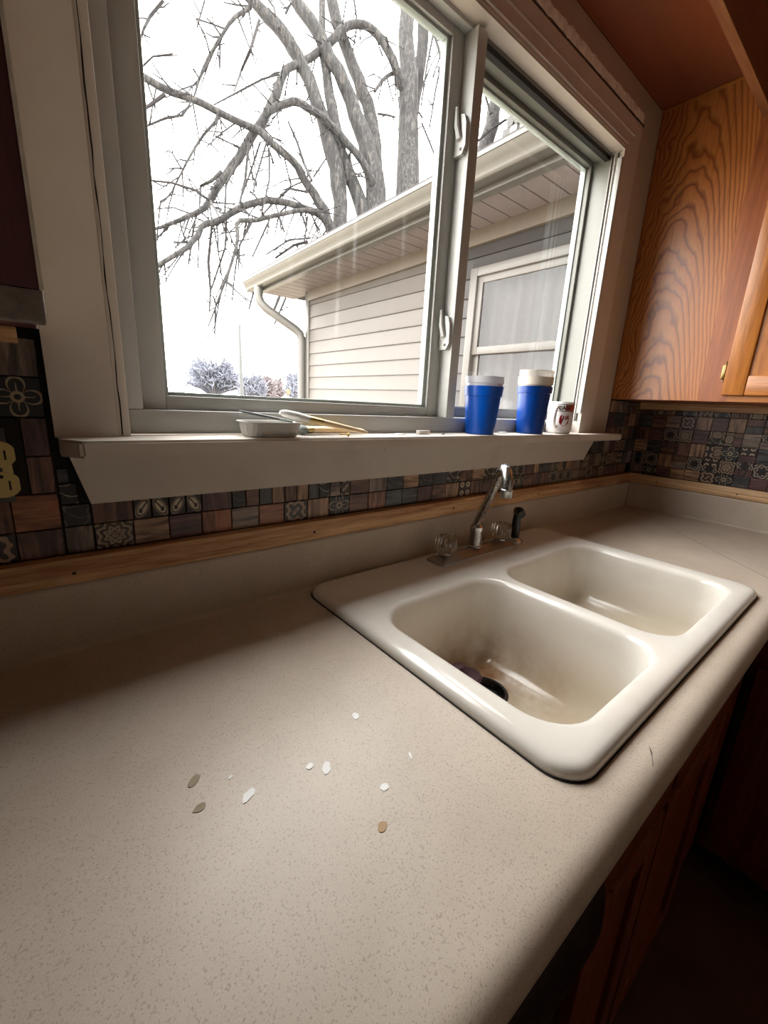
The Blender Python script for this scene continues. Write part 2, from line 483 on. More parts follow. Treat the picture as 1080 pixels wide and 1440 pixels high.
class MB:
    def __init__(self):
        self.v, self.f = [], []
    def add(self, vs, fs):
        o = len(self.v)
        self.v += [tuple(p) for p in vs]
        self.f += [tuple(i + o for i in f) for f in fs]
        return self
    def box(self, x0, x1, y0, y1, z0, z1, c=0.0):
        if c <= 0:
            vs = [(x, y, z) for z in (z0, z1) for y in (y0, y1) for x in (x0, x1)]
            return self.add(vs, [(0, 2, 3, 1), (4, 5, 7, 6), (0, 1, 5, 4), (2, 6, 7, 3), (0, 4, 6, 2), (1, 3, 7, 5)])
        bm = bmesh.new()
        vs = [bm.verts.new((x, y, z)) for z in (z0, z1) for y in (y0, y1) for x in (x0, x1)]
        for f in [(0, 2, 3, 1), (4, 5, 7, 6), (0, 1, 5, 4), (2, 6, 7, 3), (0, 4, 6, 2), (1, 3, 7, 5)]:
            bm.faces.new([vs[i] for i in f])
        bmesh.ops.bevel(bm, geom=bm.edges[:], offset=c, segments=2, affect='EDGES', profile=0.5)
        return self.bm(bm)
    def bm(self, bm):
        bm.verts.index_update()
        self.add([v.co[:] for v in bm.verts], [[v.index for v in f.verts] for f in bm.faces])
        bm.free()
        return self
    def prism(self, poly, axis, a, b):
        """polygon in the two other axes (in xyz order) extruded from a to b along axis"""
        def P(p, t):
            q = list(p)
            q.insert(axis, t)
            return q
        n = len(poly)
        vs = [P(p, a) for p in poly] + [P(p, b) for p in poly]
        fs = [tuple(range(n))[::-1], tuple(range(n, 2 * n))] + [(i, (i + 1) % n, n + (i + 1) % n, n + i) for i in range(n)]
        return self.add(vs, fs)
    def loft(self, loops, cap0=False, cap1=False, closed=True):
        o = len(self.v)
        n = len(loops[0])
        vs = [p for l in loops for p in l]
        fs = []
        for k in range(len(loops) - 1):
            for i in range(n if closed else n - 1):
                j = (i + 1) % n
                fs.append((k * n + i, k * n + j, (k + 1) * n + j, (k + 1) * n + i))
        if cap0:
            fs.append(tuple(range(n))[::-1])
        if cap1:
            fs.append(tuple(range((len(loops) - 1) * n, len(loops) * n)))
        return self.add(vs, fs)
    def lathe(self, prof, c=(0, 0, 0), n=28, flute=0.0, nf=0, cap0=True, cap1=True):
        loops = []
        for r, z in prof:
            l = []
            for i in range(n):
                a = 2 * math.pi * i / n
                rr = r * (1 + flute * math.cos(nf * a)) if nf else r
                l.append((c[0] + rr * math.cos(a), c[1] + rr * math.sin(a), c[2] + z))
            loops.append(l)
        return self.loft(loops, cap0, cap1)
    def tube(self, pts, rad, n=8, cap=True):
        pts = [Vector(p) for p in pts]
        if not hasattr(rad, '__len__'):
            rad = [rad] * len(pts)
        loops = []
        prev = None
        for i, p in enumerate(pts):
            d = (pts[min(i + 1, len(pts) - 1)] - pts[max(i - 1, 0)]).normalized()
            if prev is None:
                u = d.orthogonal().normalized()
            else:
                u = (prev - d * prev.dot(d))
                u = u.normalized() if u.length > 1e-6 else d.orthogonal().normalized()
            prev = u
            w = d.cross(u)
            loops.append([tuple(p + (u * math.cos(2 * math.pi * k / n) + w * math.sin(2 * math.pi * k / n)) * rad[i]) for k in range(n)])
        return self.loft(loops, cap, cap)
    def xform(self, m):
        self.v = [tuple(m @ Vector(p)) for p in self.v]
        return self

def mesh_of(name, mb, mat, smooth=35):
    me = bpy.data.meshes.new(name)
    me.from_pydata(mb.v, [], mb.f)
    me.validate()
    bm = bmesh.new()
    bm.from_mesh(me)
    bmesh.ops.recalc_face_normals(bm, faces=bm.faces[:])
    bm.to_mesh(me)
    bm.free()
    if smooth:
        me.polygons.foreach_set('use_smooth', [True] * len(me.polygons))
        me.set_sharp_from_angle(angle=R(smooth))
    if mat is not None:
        me.materials.append(mat)
    return me

def obj(name, mb, mat, parent=None, smooth=35, base=None):
    """one mesh object; its origin is the middle of its underside"""
    xs, ys, zs = zip(*mb.v)
    if base is None:
        base = ((min(xs) + max(xs)) / 2, (min(ys) + max(ys)) / 2, min(zs))
    mb.v = [(p[0] - base[0], p[1] - base[1], p[2] - base[2]) for p in mb.v]
    o = bpy.data.objects.new(name, mesh_of(name, mb, mat, smooth))
    COL.objects.link(o)
    BASE[o.name] = base
    if parent is None:
        o.location = (base[0], base[1], base[2] + ZC)
    else:
        pb = BASE[parent.name]
        o.parent = parent
        o.location = (base[0] - pb[0], base[1] - pb[1], base[2] - pb[2])
    return o

def thing(name, base, label=None, cat=None, group=None, kind=None):
    o = bpy.data.objects.new(name, None)
    COL.objects.link(o)
    o.empty_display_size = 0.02
    o.location = (base[0], base[1], base[2] + ZC)
    BASE[o.name] = tuple(base)
    return tag(o, label, cat, group, kind)

def tag(o, label=None, cat=None, group=None, kind=None):
    if label: o['label'] = label
    if cat: o['category'] = cat
    if group: o['group'] = group
    if kind: o['kind'] = kind
    return o

def rrect(x0, x1, y0, y1, r, z, n=8):
    pts = []
    for cx, cy, a0 in ((x1 - r, y1 - r, 0), (x0 + r, y1 - r, 90), (x0 + r, y0 + r, 180), (x1 - r, y0 + r, 270)):
        for i in range(n + 1):
            a = R(a0 + 90 * i / n)
            pts.append((cx + r * math.cos(a), cy + r * math.sin(a), z))
    return pts

def fill(loops):
    """flat face between an outer loop and holes"""
    bm = bmesh.new()
    ed = []
    for l in loops:
        vs = [bm.verts.new(p) for p in l]
        for i in range(len(vs)):
            ed.append(bm.edges.new((vs[i], vs[(i + 1) % len(vs)])))
    bmesh.ops.triangle_fill(bm, use_beauty=True, use_dissolve=False, edges=ed)
    return bm

# ---------------------------------------------------------------- room shell
XW, YB = 1.91, 0.0                       # right wall face, window wall face
ROOM = (-1.9, -2.2, -0.914, 1.53)        # left, rear, floor, ceiling
OX0, OX1, OZ0, OZ1 = 0.050, 1.396, 0.285, 1.132     # rough opening

f = MB().box(ROOM[0], XW, ROOM[1], 0.0, ROOM[2] - 0.05, ROOM[2])
tag(obj('floor', f, M['floor']), 'dark brown kitchen floor', kind='structure')
c = MB().box(ROOM[0], XW, ROOM[1], 0.0, ROOM[3], ROOM[3] + 0.05)
tag(obj('ceiling', c, M['ceiling_paint']), 'plain kitchen ceiling', kind='structure')
w = MB()
w.box(ROOM[0] - 0.1, OX0, 0, 0.10, ROOM[2], ROOM[3])
w.box(OX1, XW + 0.12, 0, 0.10, ROOM[2], ROOM[3])
w.box(OX0, OX1, 0, 0.10, ROOM[2], OZ0)
w.box(OX0, OX1, 0, 0.10, OZ1, ROOM[3])
wall_back = tag(obj('wall_back', w, M['grout']), 'window wall with dark patchwork tile backsplash', kind='structure')
wall_right = tag(obj('wall_right', MB().box(XW, XW + 0.12, ROOM[1], 0, ROOM[2], ROOM[3]), M['grout']), 'right wall with dark patchwork tile backsplash', kind='structure')
tag(obj('wall_left', MB().box(ROOM[0] - 0.1, ROOM[0], ROOM[1], 0, ROOM[2], ROOM[3]), M['wall_paint']), 'plain wall at the left end', kind='structure')
tag(obj('wall_front', MB().box(ROOM[0] - 0.1, XW + 0.12, ROOM[1] - 0.1, ROOM[1], ROOM[2], ROOM[3]), M['wall_paint']), 'plain wall behind the viewer', kind='structure')

# ---- patchwork tiles (each its own piece)
TILE_MESH = {}
def tile_mesh(wd, ht):
    k = (round(wd, 4), round(ht, 4))
    if k not in TILE_MESH:
        a, b, t, ch = k[0] / 2, k[1] / 2, 0.003, 0.0009
        l0 = [(-a, 0, -b), (a, 0, -b), (a, 0, b), (-a, 0, b)]
        l1 = [(-a, -t + ch, -b), (a, -t + ch, -b), (a, -t + ch, b), (-a, -t + ch, b)]
        l2 = [(-a + ch, -t, -b + ch), (a - ch, -t, -b + ch), (a - ch, -t, b - ch), (-a + ch, -t, b - ch)]
        TILE_MESH[k] = mesh_of('tile', MB().loft([l0, l1, l2], False, True), TM['tan_v'], 0)
    return TILE_MESH[k]
def tile(parent, u0, u1, z0, z1, key, side=False, gap=0.0012):
    me = tile_mesh(u1 - u0 - gap, z1 - z0 - gap)
    o = bpy.data.objects.new('tile', me)
    COL.objects.link(o)
    o.parent = parent
    pb = BASE[parent.name]
    zc, uc = (z0 + z1) / 2, (u0 + u1) / 2
    if side:      # right wall: u runs towards the room
        o.location = (XW - pb[0], -uc - pb[1], zc - pb[2])
        o.rotation_euler = (0, 0, R(-90))
    else:
        o.location = (uc - pb[0], -pb[1], zc - pb[2])
    o.material_slots[0].link = 'OBJECT'
    o.material_slots[0].material = TM[key]
    return o

WOODS = [k + s for k in ('tan', 'brown', 'plum', 'grey', 'slate', 'rust') for s in ('_v', '_h')]
DECO = ['medallion', 'filigree', 'flower', 'rings', 'disc', 'curls', 'dim_curls']
def pick(dark=False):
    if rng.random() < 0.26:
        return rng.choice(DECO)
    if dark:
        return rng.choice(['brown_v', 'brown_h', 'plum_v', 'plum_h', 'slate_v', 'slate_h', 'grey_v', 'grey_h', 'brown_h', 'plum_h', 'tan_v'])
    return rng.choice(WOODS)

ZR = [0.1415, 0.1810, 0.2310, 0.2810, 0.3310, 0.3810, 0.4310]
low = ['medallion', 'tan_h', 'plum_h', 'rust_v', 'grey_h', 'rust_h', 'filigree', 'tan_v', 'flower', 'brown_h', 'rust_v', 'slate_h', 'slate_h', 'plum_v', 'brown_h', 'tan_v', 'rings', 'brown_v', 'plum_h', 'grey_v', 'tan_v', 'flower', 'brown_h']
x = 0.0225
for k in range(38):
    if x + 0.0497 > 1.905:
        break
    tile(wall_back, x, x + 0.0497, ZR[0], ZR[1], low[k] if k < len(low) else pick(True))
    x += 0.0497
uppr = ['leaf', 'leaf', 'plum_v', 'dim_curls', 'slate_v', 'brown_v', 'slate_v', 'grey_h', 'brown_h', 'grey_v', 'dim_curls', 'tan_h', 'dim_curls', 'slate_v', 'curls', 'brown_h', 'tan_h', 'curls', 'brown_v']
x = 0.0740
tile(wall_back, 0.0225, 0.0740, ZR[1], 0.2140, 'brown_v')
for k in range(28):
    if x > 1.44:
        break
    key = uppr[k] if k < len(uppr) else pick(True)
    if key == 'leaf':
        tile(wall_back, x, x + 0.0248, ZR[1], 0.2140, 'leaf_a')
        tile(wall_back, x + 0.0248, x + 0.0497, ZR[1], 0.2140, 'leaf_b')
    elif rng.random() < 0.2:
        tile(wall_back, x, x + 0.0248, ZR[1], 0.2140, key)
        tile(wall_back, x + 0.0248, x + 0.0497, ZR[1], 0.2140, pick(True))
    else:
        tile(wall_back, x, x + 0.0497, ZR[1], 0.2140, key)
    x += 0.0497
# beyond the right end of the sill, up to the cabinet
for zi, xs in ((1, 1.476), (2, 1.530), (4, 1.625), (5, 1.625)):
    x = xs
    while x + 0.047 < 1.907:
        tile(wall_back, x, x + 0.047, ZR[zi], ZR[zi + 1] if zi < 5 else 0.424, pick(True))
        x += 0.047
x = 1.625
while x + 0.047 < 1.907:
    tile(wall_back, x, x + 0.047, ZR[3], ZR[4], pick(True))
    x += 0.047
# between the outlet and the sill, left end
LX = [-0.313, -0.263, -0.213, -0.163, -0.113, -0.063, -0.013]
left_key = {(5, 0): 'brown_v', (5, 1): 'rust_h', (5, 2): 'brown_v', (5, 3): 'plum_v', (5, 4): 'flower', (5, 5): 'grey_v', (4, 0): 'filigree', (4, 1): 'brown_v', (4, 4): 'slate_h', (4, 5): 'brown_v'}
for ci in range(6):
    for zi in range(6):
        x0, x1 = LX[ci], LX[ci + 1]
        if ci == 5 and zi in (2, 3):
            x0 = -0.0405
        if ci == 4 and zi in (2, 3):
            continue
        if ci == 3 and zi in (2, 3):
            pass
        tile(wall_back, x0, x1, ZR[zi], ZR[zi + 1] if zi < 5 else 0.4270, left_key.get((ci, zi), pick()))
tile(wall_back, -0.0115, 0.0215, ZR[0], ZR[1], 'grey_v')
tile(wall_back, -0.0115, 0.0215, ZR[1], 0.2130, 'dim_curls')
tile(wall_back, -0.0115, 0.0095, 0.2130, 0.2430, 'curls')
tile(wall_back, -0.0115, 0.0020, 0.2430, 0.2640, 'slate_h')
# right wall, from the corner into the room
for zi in range(6):
    u = 0.002
    k = 0
    while u < 0.95:
        wd = 0.0497
        z1 = ZR[zi + 1] if zi < 5 else 0.3995
        if zi == 5 and z1 - ZR[5] < 0.01:
            break
        q = rng.random()
        if q < 0.18 and zi not in (0, 5):
            zm = (ZR[zi] + z1) / 2
            tile(wall_right, u, u + wd, ZR[zi], zm, pick(True), True)
            tile(wall_right, u, u + wd, zm, z1, pick(True), True)
        elif q < 0.32:
            tile(wall_right, u, u + wd / 2, ZR[zi], z1, pick(True), True)
            tile(wall_right, u + wd / 2, u + wd, ZR[zi], z1, pick(True), True)
        else:
            tile(wall_right, u, u + wd, ZR[zi], z1, rng.choice(['grey_v', 'tan_h', 'tan_v', 'grey_h', 'brown_h', 'plum_h', 'slate_h', 'flower', 'disc', 'medallion', 'brown_v', 'filigree']), True)
        u += wd

# ---- wooden strips above the laminate backsplash
def nail(parent, p, axis):
    m = MB()
    if axis == 1:
        m.lathe([(0.0026, -0.0006), (0.0026, 0.0002)], (0, 0, 0), 10).xform(Matrix.Rotation(R(90), 4, 'X'))
    else:
        m.lathe([(0.0026, -0.0006), (0.0026, 0.0002)], (0, 0, 0), 10).xform(Matrix.Rotation(R(90), 4, 'Y'))
    m.xform(Matrix.Translation(p))
    obj('nail_hole', m, M['slot'], parent)
t1 = tag(obj('trim_1', MB().box(-1.6, XW - 0.0225, -0.0225, 0, 0.1035, 0.1405, 0.0012), M['pine']), 'pine strip along the window wall above the counter splash', kind='structure')
for xx in (-0.41, -0.008, 0.375, 0.782, 1.18, 1.58):
    nail(t1, (xx, -0.0226, 0.119), 1)
t2 = tag(obj('trim_2', MB().box(XW - 0.0225, XW, -1.5, 0, 0.1035, 0.1405, 0.0012), M['pine_y']), 'pine strip along the right wall above the counter splash', kind='structure')
for yy in (-0.12, -0.378, -0.64, -0.9):
    nail(t2, (XW - 0.0226, yy, 0.119), 0)

# ---------------------------------------------------------------- window
win = thing('window_1', (0.72, 0, 0.30), 'white sliding kitchen window with peeling painted casing', kind='structure')
SILL = 0.3070
# stool and apron
s = MB()
s.prism([(-0.004, 0.02), (-0.004, -0.045), (0.016, -0.075), (1.585, -0.075), (1.606, -0.06), (1.606, 0.0), (1.396, 0.0), (1.396, 0.02)], 2, SILL - 0.022, SILL)
bm = bmesh.new()
me = mesh_of('tmp', s, None, 0)
bm.from_mesh(me); bpy.data.meshes.remove(me)
bmesh.ops.bevel(bm, geom=[e for e in bm.edges if all(v.co.y < -0.03 for v in e.verts)], offset=0.0035, segments=2, affect='EDGES')
obj('window_sill', MB().bm(bm), M['white_paint'], win)
ap = MB().prism([(0.004, SILL - 0.022), (0.022, 0.2150), (1.445, 0.2150), (1.505, SILL - 0.022)], 1, -0.020, 0.0)
obj('apron', ap, M['white_paint'], win)
# flat casing boards (mitred head)
CF = -0.018
obj('casing_board', MB().prism([(-0.007, SILL), (0.064, SILL), (0.064, 1.118), (-0.007, 1.195)], 1, CF, 0.0), M['white_paint'], win)
obj('casing_board', MB().prism([(1.382, SILL), (1.466, SILL), (1.466, 1.195), (1.382, 1.118)], 1, CF, 0.0), M['white_paint'], win)
obj('casing_board', MB().prism([(0.064, 1.118), (1.382, 1.118), (1.466, 1.195), (-0.007, 1.195)], 1, CF, 0.0), M['white_paint'], win)
# outer filler boards up to the cabinet and soffit
obj('filler_board', MB().prism([(1.474, SILL), (1.598, SILL), (1.598, 1.286), (1.474, 1.204)], 1, -0.010, 0.0), M['filler_paint'], win)
obj('filler_board', MB().prism([(-0.007, 1.204), (1.474, 1.204), (1.598, 1.286), (-0.007, 1.286)], 1, -0.010, 0.0), M['filler_paint'], win)
# peeled strip between head casing and filler: ragged caulk
r2 = random.Random(3)
pts_lo, pts_hi = [], []
n = 90
for i in range(n + 1):
    xx = 0.0 + 1.462 * i / n
    pts_lo.append((xx, -0.0195, 1.1985 + r2.uniform(0, 0.006)))
    pts_hi.append((xx, -0.0195, 1.2220 + r2.uniform(-0.002, 0.006)))
m = MB()
for i in range(n):
    a, b, c_, d = pts_lo[i], pts_lo[i + 1], pts_hi[i + 1], pts_hi[i]
    m.loft([[a, b, c_, d], [(p[0], -0.0095, p[2]) for p in (a, b, c_, d)]], True, False)
obj('peeled_strip', m, M['plaster_and_highlight'], win)
obj('old_glue_line', MB().box(-0.007, 1.474, -0.0185, -0.0095, 1.1955, 1.2005), M['old_glue'], win)
for zz_ in (1.128, 1.158):
    obj('casing_ridge', MB().tube([(0.0, CF, zz_), (1.384 + (zz_ - 1.118), CF, zz_)], 0.0028, 8), M['white_paint'], win)
# jamb liners
YO = 0.098
obj('jamb_liner', MB().box(0.050, 0.064, CF + 0.001, YO, SILL, 1.118), M['white_paint'], win)
j = MB().box(1.382, 1.396, 0.018, YO, SILL, 1.118)
obj('jamb_liner', j, M['vinyl_grey'], win)
obj('jamb_liner', MB().box(0.064, 0.765, 0.018, 0.066, 1.105, 1.118), M['vinyl'], win)
obj('jamb_liner', MB().box(0.765, 1.382, 0.018, YO, 1.105, 1.118), M['vinyl_grey'], win)
jf = MB().box(1.382, 1.396, CF + 0.001, 0.018, SILL, 1.118)
obj('jamb_liner', jf, M['white_paint'], win)
obj('jamb_liner', MB().box(0.064, 1.382, CF + 0.001, 0.018, 1.112, 1.126), M['white_paint'], win)
# narrow track fins beside the right jamb and the loose white strip
for yy in (-0.003, 0.005, 0.013):
    obj('track_fin', MB().box(1.3775, 1.382, yy - 0.0012, yy + 0.0012, 0.346, 1.105), M['vinyl_dark'] if yy != 0.005 else M['vinyl'], win)
obj('jamb_strip', MB().box(1.370, 1.382, CF - 0.0015, -0.006, 0.372, 1.088, 0.0008), M['vinyl'], win)
# frame: bottom member and head gasket
obj('frame_sill', MB().box(0.064, 1.382, 0.018, YO, SILL + 0.0002, 0.3440, 0.002), M['vinyl'], win)
obj('head_gasket', MB().box(0.79, 1.378, 0.020, 0.034, 1.094, 1.105), M['gasket'], win)
obj('frame_jamb', MB().box(0.064, 0.104, 0.018, YO, 0.3440, 1.105, 0.002), M['vinyl'], win)
# grey crack beside the left casing and right casing
def crack(name, x0, z0, z1, y, seed, wd=0.0012):
    rr = random.Random(seed)
    L, Rr = [], []
    x = x0
    k = 26
    for i in range(k + 1):
        z = z0 + (z1 - z0) * i / k
        x += rr.uniform(-0.0009, 0.0009) + (x0 - x) * 0.2
        ww = wd * rr.uniform(0.3, 1.1)
        L.append((x - ww, y, z)); Rr.append((x + ww, y, z))
    mm = MB()
    for i in range(k):
        mm.loft([[L[i], Rr[i], Rr[i + 1], L[i + 1]], [(p[0], y + 0.0006, p[2]) for p in (L[i], Rr[i], Rr[i + 1], L[i + 1])]], True, False)
    obj(name, mm, M['crack'], win)
obj('stop_bead', MB().box(0.0645, 0.0800, -0.012, 0.018, SILL, 1.112, 0.0015), M['white_paint'], win)
crack('paint_crack', 0.0690, SILL + 0.002, 0.90, -0.0126, 5, 0.0009)
obj('casing_gap', MB().prism([(1.466, SILL), (1.474, SILL), (1.474, 1.204), (1.466, 1.195)], 1, -0.002, 0.0), M['crack'], win)
crack('paint_crack', 1.4685, 0.45, 1.18, -0.0025, 8, 0.0018)
# left sliding sash
def ring(name, x0, x1, z0, z1, w_, y0, y1, mat, parent, c=0.0015):
    a = obj(name + '_stile', MB().box(x0, x0 + w_[0], y0, y1, z0, z1, c), mat, parent)
    b = obj(name + '_stile', MB().box(x1 - w_[1], x1, y0, y1, z0, z1, c), mat, parent)
    d = obj(name + '_rail', MB().box(x0 + w_[0], x1 - w_[1], y0, y1, z0, z0 + w_[2], c), mat, parent)
    e = obj(name + '_rail', MB().box(x0 + w_[0], x1 - w_[1], y0, y1, z1 - w_[3], z1, c), mat, parent)
    return a, b, d, e
ring('sash', 0.104, 0.750, 0.3441, 1.1045, (0.036, 0.034, 0.022, 0.016), 0.037, 0.066, M['vinyl'], win)
ring('glazing_bead', 0.140, 0.716, 0.366, 1.0885, (0.006, 0.010, 0.006, 0.006), 0.044, 0.060, M['bead'], win, 0.001)
obj('window_pane', MB().box(0.142, 0.714, 0.0525, 0.0555, 0.368, 1.0865), M['glass'], win, 0)
# fixed meeting post; its side faces the left light
post = obj('meeting_post', MB().box(0.7502, 0.7790, 0.002, 0.075, 0.3441, 1.1045, 0.0015), M['vinyl'], win)
# right fixed light, set deeper
ring('fixed_frame', 0.779, 1.382, 0.3441, 1.1045, (0.004, 0.012, 0.026, 0.012), 0.070, 0.0975, M['vinyl_grey'], win)
ring('glazing_bead', 0.783, 1.370, 0.3701, 1.0925, (0.003, 0.005, 0.003, 0.005), 0.084, 0.100, M['bead'], win, 0.001)
obj('window_pane', MB().box(0.784, 1.368, 0.0915, 0.0945, 0.371, 1.0905), M['glass_clean'], win, 0)
# cam latches on the post side
def latch(zc):
    m = MB()
    x = 0.7502
    prof = [(0.036, -0.040), (0.012, -0.040), (0.004, -0.026), (0.006, 0.014), (0.012, 0.030), (0.022, 0.034), (0.036, 0.020)]
    m.prism([(a, zc + b) for a, b in prof], 0, x - 0.010, x)
    b = obj('latch', m, M['vinyl'], win)
    lv = MB().tube([(x - 0.012, 0.020, zc - 0.012), (x - 0.016, 0.026, zc + 0.012), (x - 0.015, 0.030, zc + 0.046)], [0.006, 0.0055, 0.0035], 8)
    obj('latch_lever', lv, M['vinyl'], b)
    obj('latch_screw', MB().lathe([(0.003, 0), (0.003, 0.0015)], (0, 0, 0), 10).xform(Matrix.Translation((x - 0.010, 0.016, zc - 0.030)) @ Matrix.Rotation(R(-90), 4, 'Y')), M['strap'], b)
latch(0.927); latch(0.540)
obj('pane_sticker', MB().box(0.640, 0.668, 0.030, 0.0365, 0.3442, 0.3462), M['vinyl'], win)

# ---------------------------------------------------------------- countertop
ct = thing('countertop', (0.4, -0.32, -0.045), 'speckled beige laminate L-shaped countertop with rolled front edge and splash', 'countertop')
def counter_profile():
    p = [(0.0006, 0.103), (0.016, 0.103), (0.0195, 0.100), (0.020, 0.096), (0.020, 0.010)]
    for i in range(1, 6):
        a = R(90 * i / 5)
        p.append((0.028 - 0.008 * math.cos(a), 0.008 - 0.008 * math.sin(a)))
    p.append((0.05, 0.0))
    return p
def nose_profile():
    p = [(0.592, 0.0)]
    for i in range(0, 9):
        a = R(90 - 115 * i / 8)
        p.append((0.6085 + 0.0250 * math.cos(a), -0.0250 + 0.0250 * math.sin(a)))
    p += [(0.624, -0.046), (0.600, -0.046), (0.57, -0.046)]
    return p
def strip_x(prof, xl):           # back run: t = -y, mitre at x = XW - t
    return MB().loft([[(xl, -t, z) for t, z in prof], [(XW - t - 0.0010, -t, z) for t, z in prof]], closed=False)
def strip_y(prof, yr):           # right run: x = XW - t
    return MB().loft([[(XW - t, -t - 0.0010, z) for t, z in prof], [(XW - t, yr, z) for t, z in prof]], closed=False)
XL, YR = -1.6, -1.5
HX0, HX1, HY0, HY1 = 0.372, 1.168, -0.566, -0.060
top = MB()
top.v, top.f = [], []
a = strip_x(nose_profile(), XL); top.add(a.v, a.f)
outer = [(XL, -0.05, 0), (XW - 0.05 - 0.0010, -0.05, 0), (XW - 0.592 - 0.0010, -0.592, 0), (XL, -0.592, 0)]
hole = rrect(HX0, HX1, HY0, HY1, 0.03, 0.0, 4)
top.bm(fill([outer, hole]))
# cut edge of the sink opening
top.loft([hole, [(p[0], p[1], -0.03) for p in hole]])
cs = strip_x([(0.028, 0.0), (0.05, 0.0)], XL)
top.add(cs.v, cs.f)
obj('counter_section', top, M['counter'], ct)
bs = strip_x([q for q in counter_profile() if q[0] <= 0.0281], XL)
obj('backsplash', bs, M['counter'], ct, 60)
top = MB()
a = strip_y(nose_profile(), YR); top.add(a.v, a.f)
top.add([(XW - 0.028, -0.0289, 0), (XW - 0.592, -0.5929, 0), (XW - 0.592, YR, 0), (XW - 0.028, YR, 0)], [(0, 1, 2, 3)])
obj('counter_section', top, M['counter'], ct)
bs = strip_y([q for q in counter_profile() if q[0] <= 0.0281], YR)
obj('backsplash', bs, M['counter'], ct, 60)
obj('seam_filler', MB().prism([(XW - 0.032, -0.029), (XW - 0.029, -0.032), (XW - 0.599, -0.602), (XW - 0.602, -0.599)], 2, -0.004, -0.0006), M['slot'], ct)
obj('edge_scratch', MB().loft([[(0.4862, -0.6055, 0.0003), (0.4850, -0.6058, 0.0003), (0.4855, -0.6060, -0.003)], [(0.4785, -0.6108, 0.0002), (0.4748, -0.6118, 0.0001), (0.4765, -0.6116, -0.004)], [(0.4615, -0.6185, -0.0018), (0.4605, -0.6187, -0.0018), (0.4610, -0.6180, -0.006)]], True, True), M['slot'], ct)

# ---------------------------------------------------------------- double-bowl sink
SX0, SX1, SY0, SY1 = 0.3508, 1.1888, -0.586, -0.0275
def off(x0, x1, y0, y1, r, d, z, n=8):
    return rrect(x0 + d, x1 - d, y0 + d, y1 - d, max(r - d, 0.002), z, n)
def offd(*a):
    """rounded rectangle with its straight sides subdivided too"""
    l = off(*a)
    out = []
    for i, p in enumerate(l):
        out.append(p)
        if i % 9 == 8:
            q = l[(i + 1) % len(l)]
            for k_ in range(1, 10):
                out.append(tuple(p[j_] + (q[j_] - p[j_]) * k_ / 10 for j_ in range(3)))
    return out
sink = thing('kitchen_sink', ((SX0 + SX1) / 2, (SY0 + SY1) / 2, -0.185), 'off-white enamel double-bowl drop-in sink with rust-stained left bowl', 'sink')
sm = MB()
RIM = 0.016
outer_prof = [(0.0, 0.0006), (0.0, 0.004), (0.0012, 0.0085), (0.0045, 0.0125), (0.010, 0.0150), (0.018, RIM)]
loops = [off(SX0, SX1, SY0, SY1, 0.042, d, z) for d, z in outer_prof]
sm.loft(loops)
B1 = (0.402, 0.704, -0.545, -0.200)
B2 = (0.748, 1.128, -0.545, -0.200)
lip = [(-0.014, RIM), (-0.008, RIM - 0.0012), (-0.003, RIM - 0.0045), (0.0, RIM - 0.011), (0.003, -0.012)]
wall = [(0.006, -0.05), (0.010, -0.10), (0.013, -0.130), (0.018, -0.150), (0.027, -0.166), (0.040, -0.1745), (0.052, -0.1775)]
DR = {}
holes = []
for k, (b, dc) in enumerate(((B1, (0.594, -0.307)), (B2, (0.998, -0.306)))):
    kz = (0.90, 0.76)[k]
    lp = [offd(*b, 0.062, d, z) for d, z in lip] + [offd(*b, 0.062, d, z * kz) for d, z in wall]
    holes.append(lp[0])
    # last loop blends into the drain circle
    last = lp[-1]
    rad = 0.0425
    n_ = len(last)
    circ = []
    for q in last:
        a = math.atan2(q[1] - dc[1], q[0] - dc[0])
        circ.append((dc[0] + rad * math.cos(a), dc[1] + rad * math.sin(a), -0.1830 * kz))
    mid = [tuple(q[i] * 0.5 + c_[i] * 0.5 for i in range(3)) for q, c_ in zip(last, circ)]
    lp.append(mid); lp.append(circ)
    lp.append([(dc[0] + (p[0] - dc[0]) * 0.9, dc[1] + (p[1] - dc[1]) * 0.9, -0.1850 * kz) for p in circ])
    sm.loft(lp)
    DR[k] = dc
sm.bm(fill([loops[-1]] + holes))
bmw = bmesh.new()
mt = mesh_of('tmp', sm, None, 0)
bmw.from_mesh(mt); bpy.data.meshes.remove(mt)
bmesh.ops.remove_doubles(bmw, verts=bmw.verts[:], dist=0.0003)
sm = MB().bm(bmw)
obj('basin', sm, M['sink'], sink, 60, base=((SX0 + SX1) / 2, (SY0 + SY1) / 2, -0.185))
obj('sealant', MB().loft([rrect(SX0 - 0.0022, SX1 + 0.0022, SY0 - 0.0022, SY1 + 0.0015, 0.043, 0.0003), rrect(SX0 - 0.0018, SX1 + 0.0018, SY0 - 0.0018, SY1 + 0.001, 0.043, 0.0012), rrect(SX0 + 0.001, SX1 - 0.001, SY0 + 0.001, SY1 - 0.001, 0.042, 0.0012)]), M['slot'], sink)
for k in (0, 1):
    dc = DR[k]
    dz = (-0.1652, -0.1396)[k]
    fl = obj('drain_flange', MB().lathe([(0.0425, 0.0), (0.0445, 0.0012), (0.0430, 0.0034), (0.038, 0.0030), (0.034, -0.006), (0.033, -0.018)], (dc[0], dc[1], dz), 36, cap0=False, cap1=False), M['steel'], sink)
    obj('drain_throat', MB().lathe([(0.0001, -0.012), (0.0335, -0.012), (0.0335, -0.006)], (dc[0], dc[1], dz), 30, cap0=True, cap1=False), M['black_rubber'], sink)
st = MB().lathe([(0.030, 0.0), (0.041, 0.004), (0.044, 0.010), (0.041, 0.015), (0.030, 0.018), (0.012, 0.020), (0.010, 0.030), (0.014, 0.034), (0.008, 0.038)], (0, 0, 0), 32)
